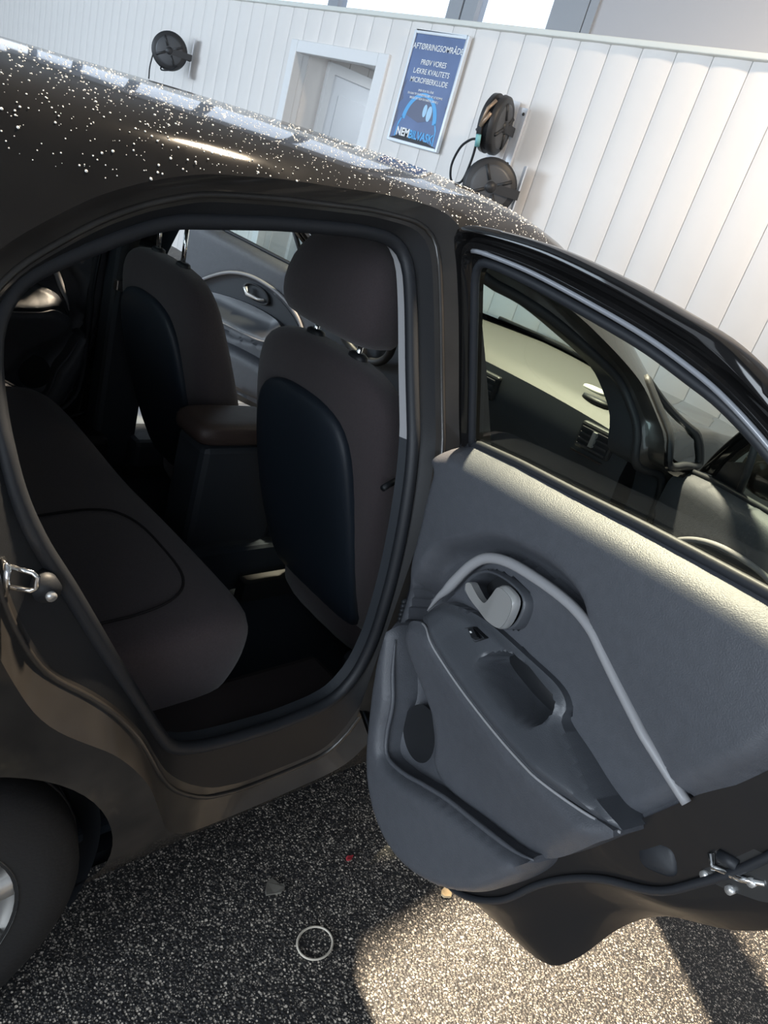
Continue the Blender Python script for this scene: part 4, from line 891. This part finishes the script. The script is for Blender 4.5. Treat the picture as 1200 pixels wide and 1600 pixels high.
# local: +y is the left of the poster as seen from the hall
def arc(r0, r1, a0, a1, cy, cz, n=30):
    A = np.radians(np.linspace(a0, a1, n)); return [(cy-r0*math.cos(a), cz+r0*1.12*math.sin(a)) for a in A]+[(cy-r1*math.cos(a), cz+r1*1.12*math.sin(a)) for a in A[::-1]]
SKYB = mat('poster_light_blue', (.11, .42, .80), .4); DKP = mat('poster_dark_car', (.13, .15, .23), .4); BLK = mat('poster_black', (.012, .014, .02), .4); PALE = mat('poster_pale_blue', (.42, .66, .88), .4)
flat('poster_arch', arc(.165, .205, 8, 172, 0, -.245), SKYB, .0055)
flat('poster_car', arc(.0001, .160, 12, 168, 0, -.225), DKP, .0060)
flat('poster_side_stroke', [(.235, -.36), (.225, -.25), (.195, -.20), (.19, -.215), (.215, -.265), (.222, -.36)], SKYB, .0055)
flat('poster_side_stroke', [(-.235, -.36), (-.225, -.25), (-.195, -.20), (-.19, -.215), (-.215, -.265), (-.222, -.36)], SKYB, .0055)
flat('poster_light', [(-.045+.022*math.cos(a), -.135+.045*math.sin(a)) for a in np.linspace(0, 2*math.pi, 24)[:-1]], PALE, .0065)
flat('poster_light', [(-.10+.028*math.cos(a), -.150+.055*math.sin(a)) for a in np.linspace(0, 2*math.pi, 24)[:-1]], PALE, .0065)
flat('poster_ground', [(.278, -.37), (.20, -.345), (.14, -.28), (.06, -.29), (0, -.33), (-.15, -.345), (-.278, -.37)], BLK, .0063)
for pts in ([(.278, .02), (.25, .06), (.262, -.03), (.24, -.08), (.278, -.12)], [(-.278, .0), (-.255, -.02), (-.268, -.06), (-.25, -.09), (-.278, -.14)], [(.278, -.18), (.258, -.15), (.25, -.24), (.278, -.30)]):
    flat('poster_splash', pts, DKP, .0052)
def text(s, size, yc, zc, m, align='CENTER', bold=.012, wide=1.0):
    cu = bpy.data.curves.new('lettering', 'FONT'); cu.body = s; cu.size = size; cu.align_x = align; cu.align_y = 'CENTER'; cu.extrude = .0006; cu.offset = bold*size
    to = bpy.data.objects.new('lettering_tmp', cu); COL.objects.link(to); bpy.context.view_layer.update()
    me = bpy.data.meshes.new_from_object(to.evaluated_get(bpy.context.evaluated_depsgraph_get())); bpy.data.objects.remove(to); bpy.data.curves.remove(cu)
    me.name = 'lettering'; me.materials.clear(); me.materials.append(m)
    o = bpy.data.objects.new('lettering', me); COL.objects.link(o); o.parent = sn
    # text x -> -y, text y -> z, facing -x
    o.matrix_local = Matrix(((0, 0, -1, -.0075), (-wide, 0, 0, yc), (0, 1, 0, zc), (0, 0, 0, 1))); return o
TW_ = mat('poster_white', (.88, .9, .92), .5)
text('AFTØRRINGSOMRÅDE', .058, 0, .288, TW_, bold=.008, wide=.95)
for i, s in enumerate(('PRØV VORES', 'LÆKRE KVALITETS', 'MICROFIBERKLUDE')): text(s, .052, 0, .185-.062*i, TW_, bold=.008, wide=.95)
for i, s in enumerate(('SPØR KUN TIL LÅNE', 'DU KAN TIT FORNEMMES DEM AT AT KOMME', 'BRUGE DET SOM DU NÆSTE GERNE :)')): text(s, .021, 0, -.005-.029*i, TW_, bold=.01, wide=.92)
text('NEM', .082, .215, -.315, TW_, 'LEFT', bold=.03, wide=.92); text('BILVASK', .082, .062, -.318, SKYB, 'LEFT', bold=.03, wide=.92)

# ------------------------------------------------------------------ small things on the floor
hb = tag(obj('hair_tie', *tube([(.755+.040*math.cos(a), -1.012+.034*math.sin(a), .004) for a in np.linspace(0, 2*math.pi, 49)[:-1]], .0026, 6, True), mat('beige_elastic', (.55, .50, .42), .6)), 'thin beige elastic ring lying on the dark speckled floor', 'hair tie')
def leaf(name, x, y, s, col, label, cat, seed):
    r = np.random.default_rng(seed); pts = [(x+s*(1+.35*r.normal())*math.cos(a), y+s*.8*(1+.35*r.normal())*math.sin(a)) for a in np.linspace(0, 2*math.pi, 10)[:-1]]
    V = [(p[0], p[1], .002) for p in pts]+[(p[0], p[1], .005+.004*r.random()) for p in pts]; n = 9
    tag(obj(name, V, [tuple(range(n))[::-1], tuple(range(n, 2*n))]+[(i, (i+1) % n, n+(i+1) % n, n+i) for i in range(n)], mat(name+'_m', col, .7, noise=.2, nscale=60), smooth=False), label, cat)
leaf('dry_leaf', 1.105, -1.075, .014, (.55, .42, .25), 'small pale dry leaf in the bright floor patch below the door', 'leaf', 1)
leaf('grey_chip', .75, -.865, .022, (.16, .15, .13), 'flat grey chip on the dark floor below the sill', 'chip', 2)
leaf('red_scrap', .95, -.885, .008, (.35, .03, .04), 'tiny red scrap on the dark floor near the door pocket', 'scrap', 3)
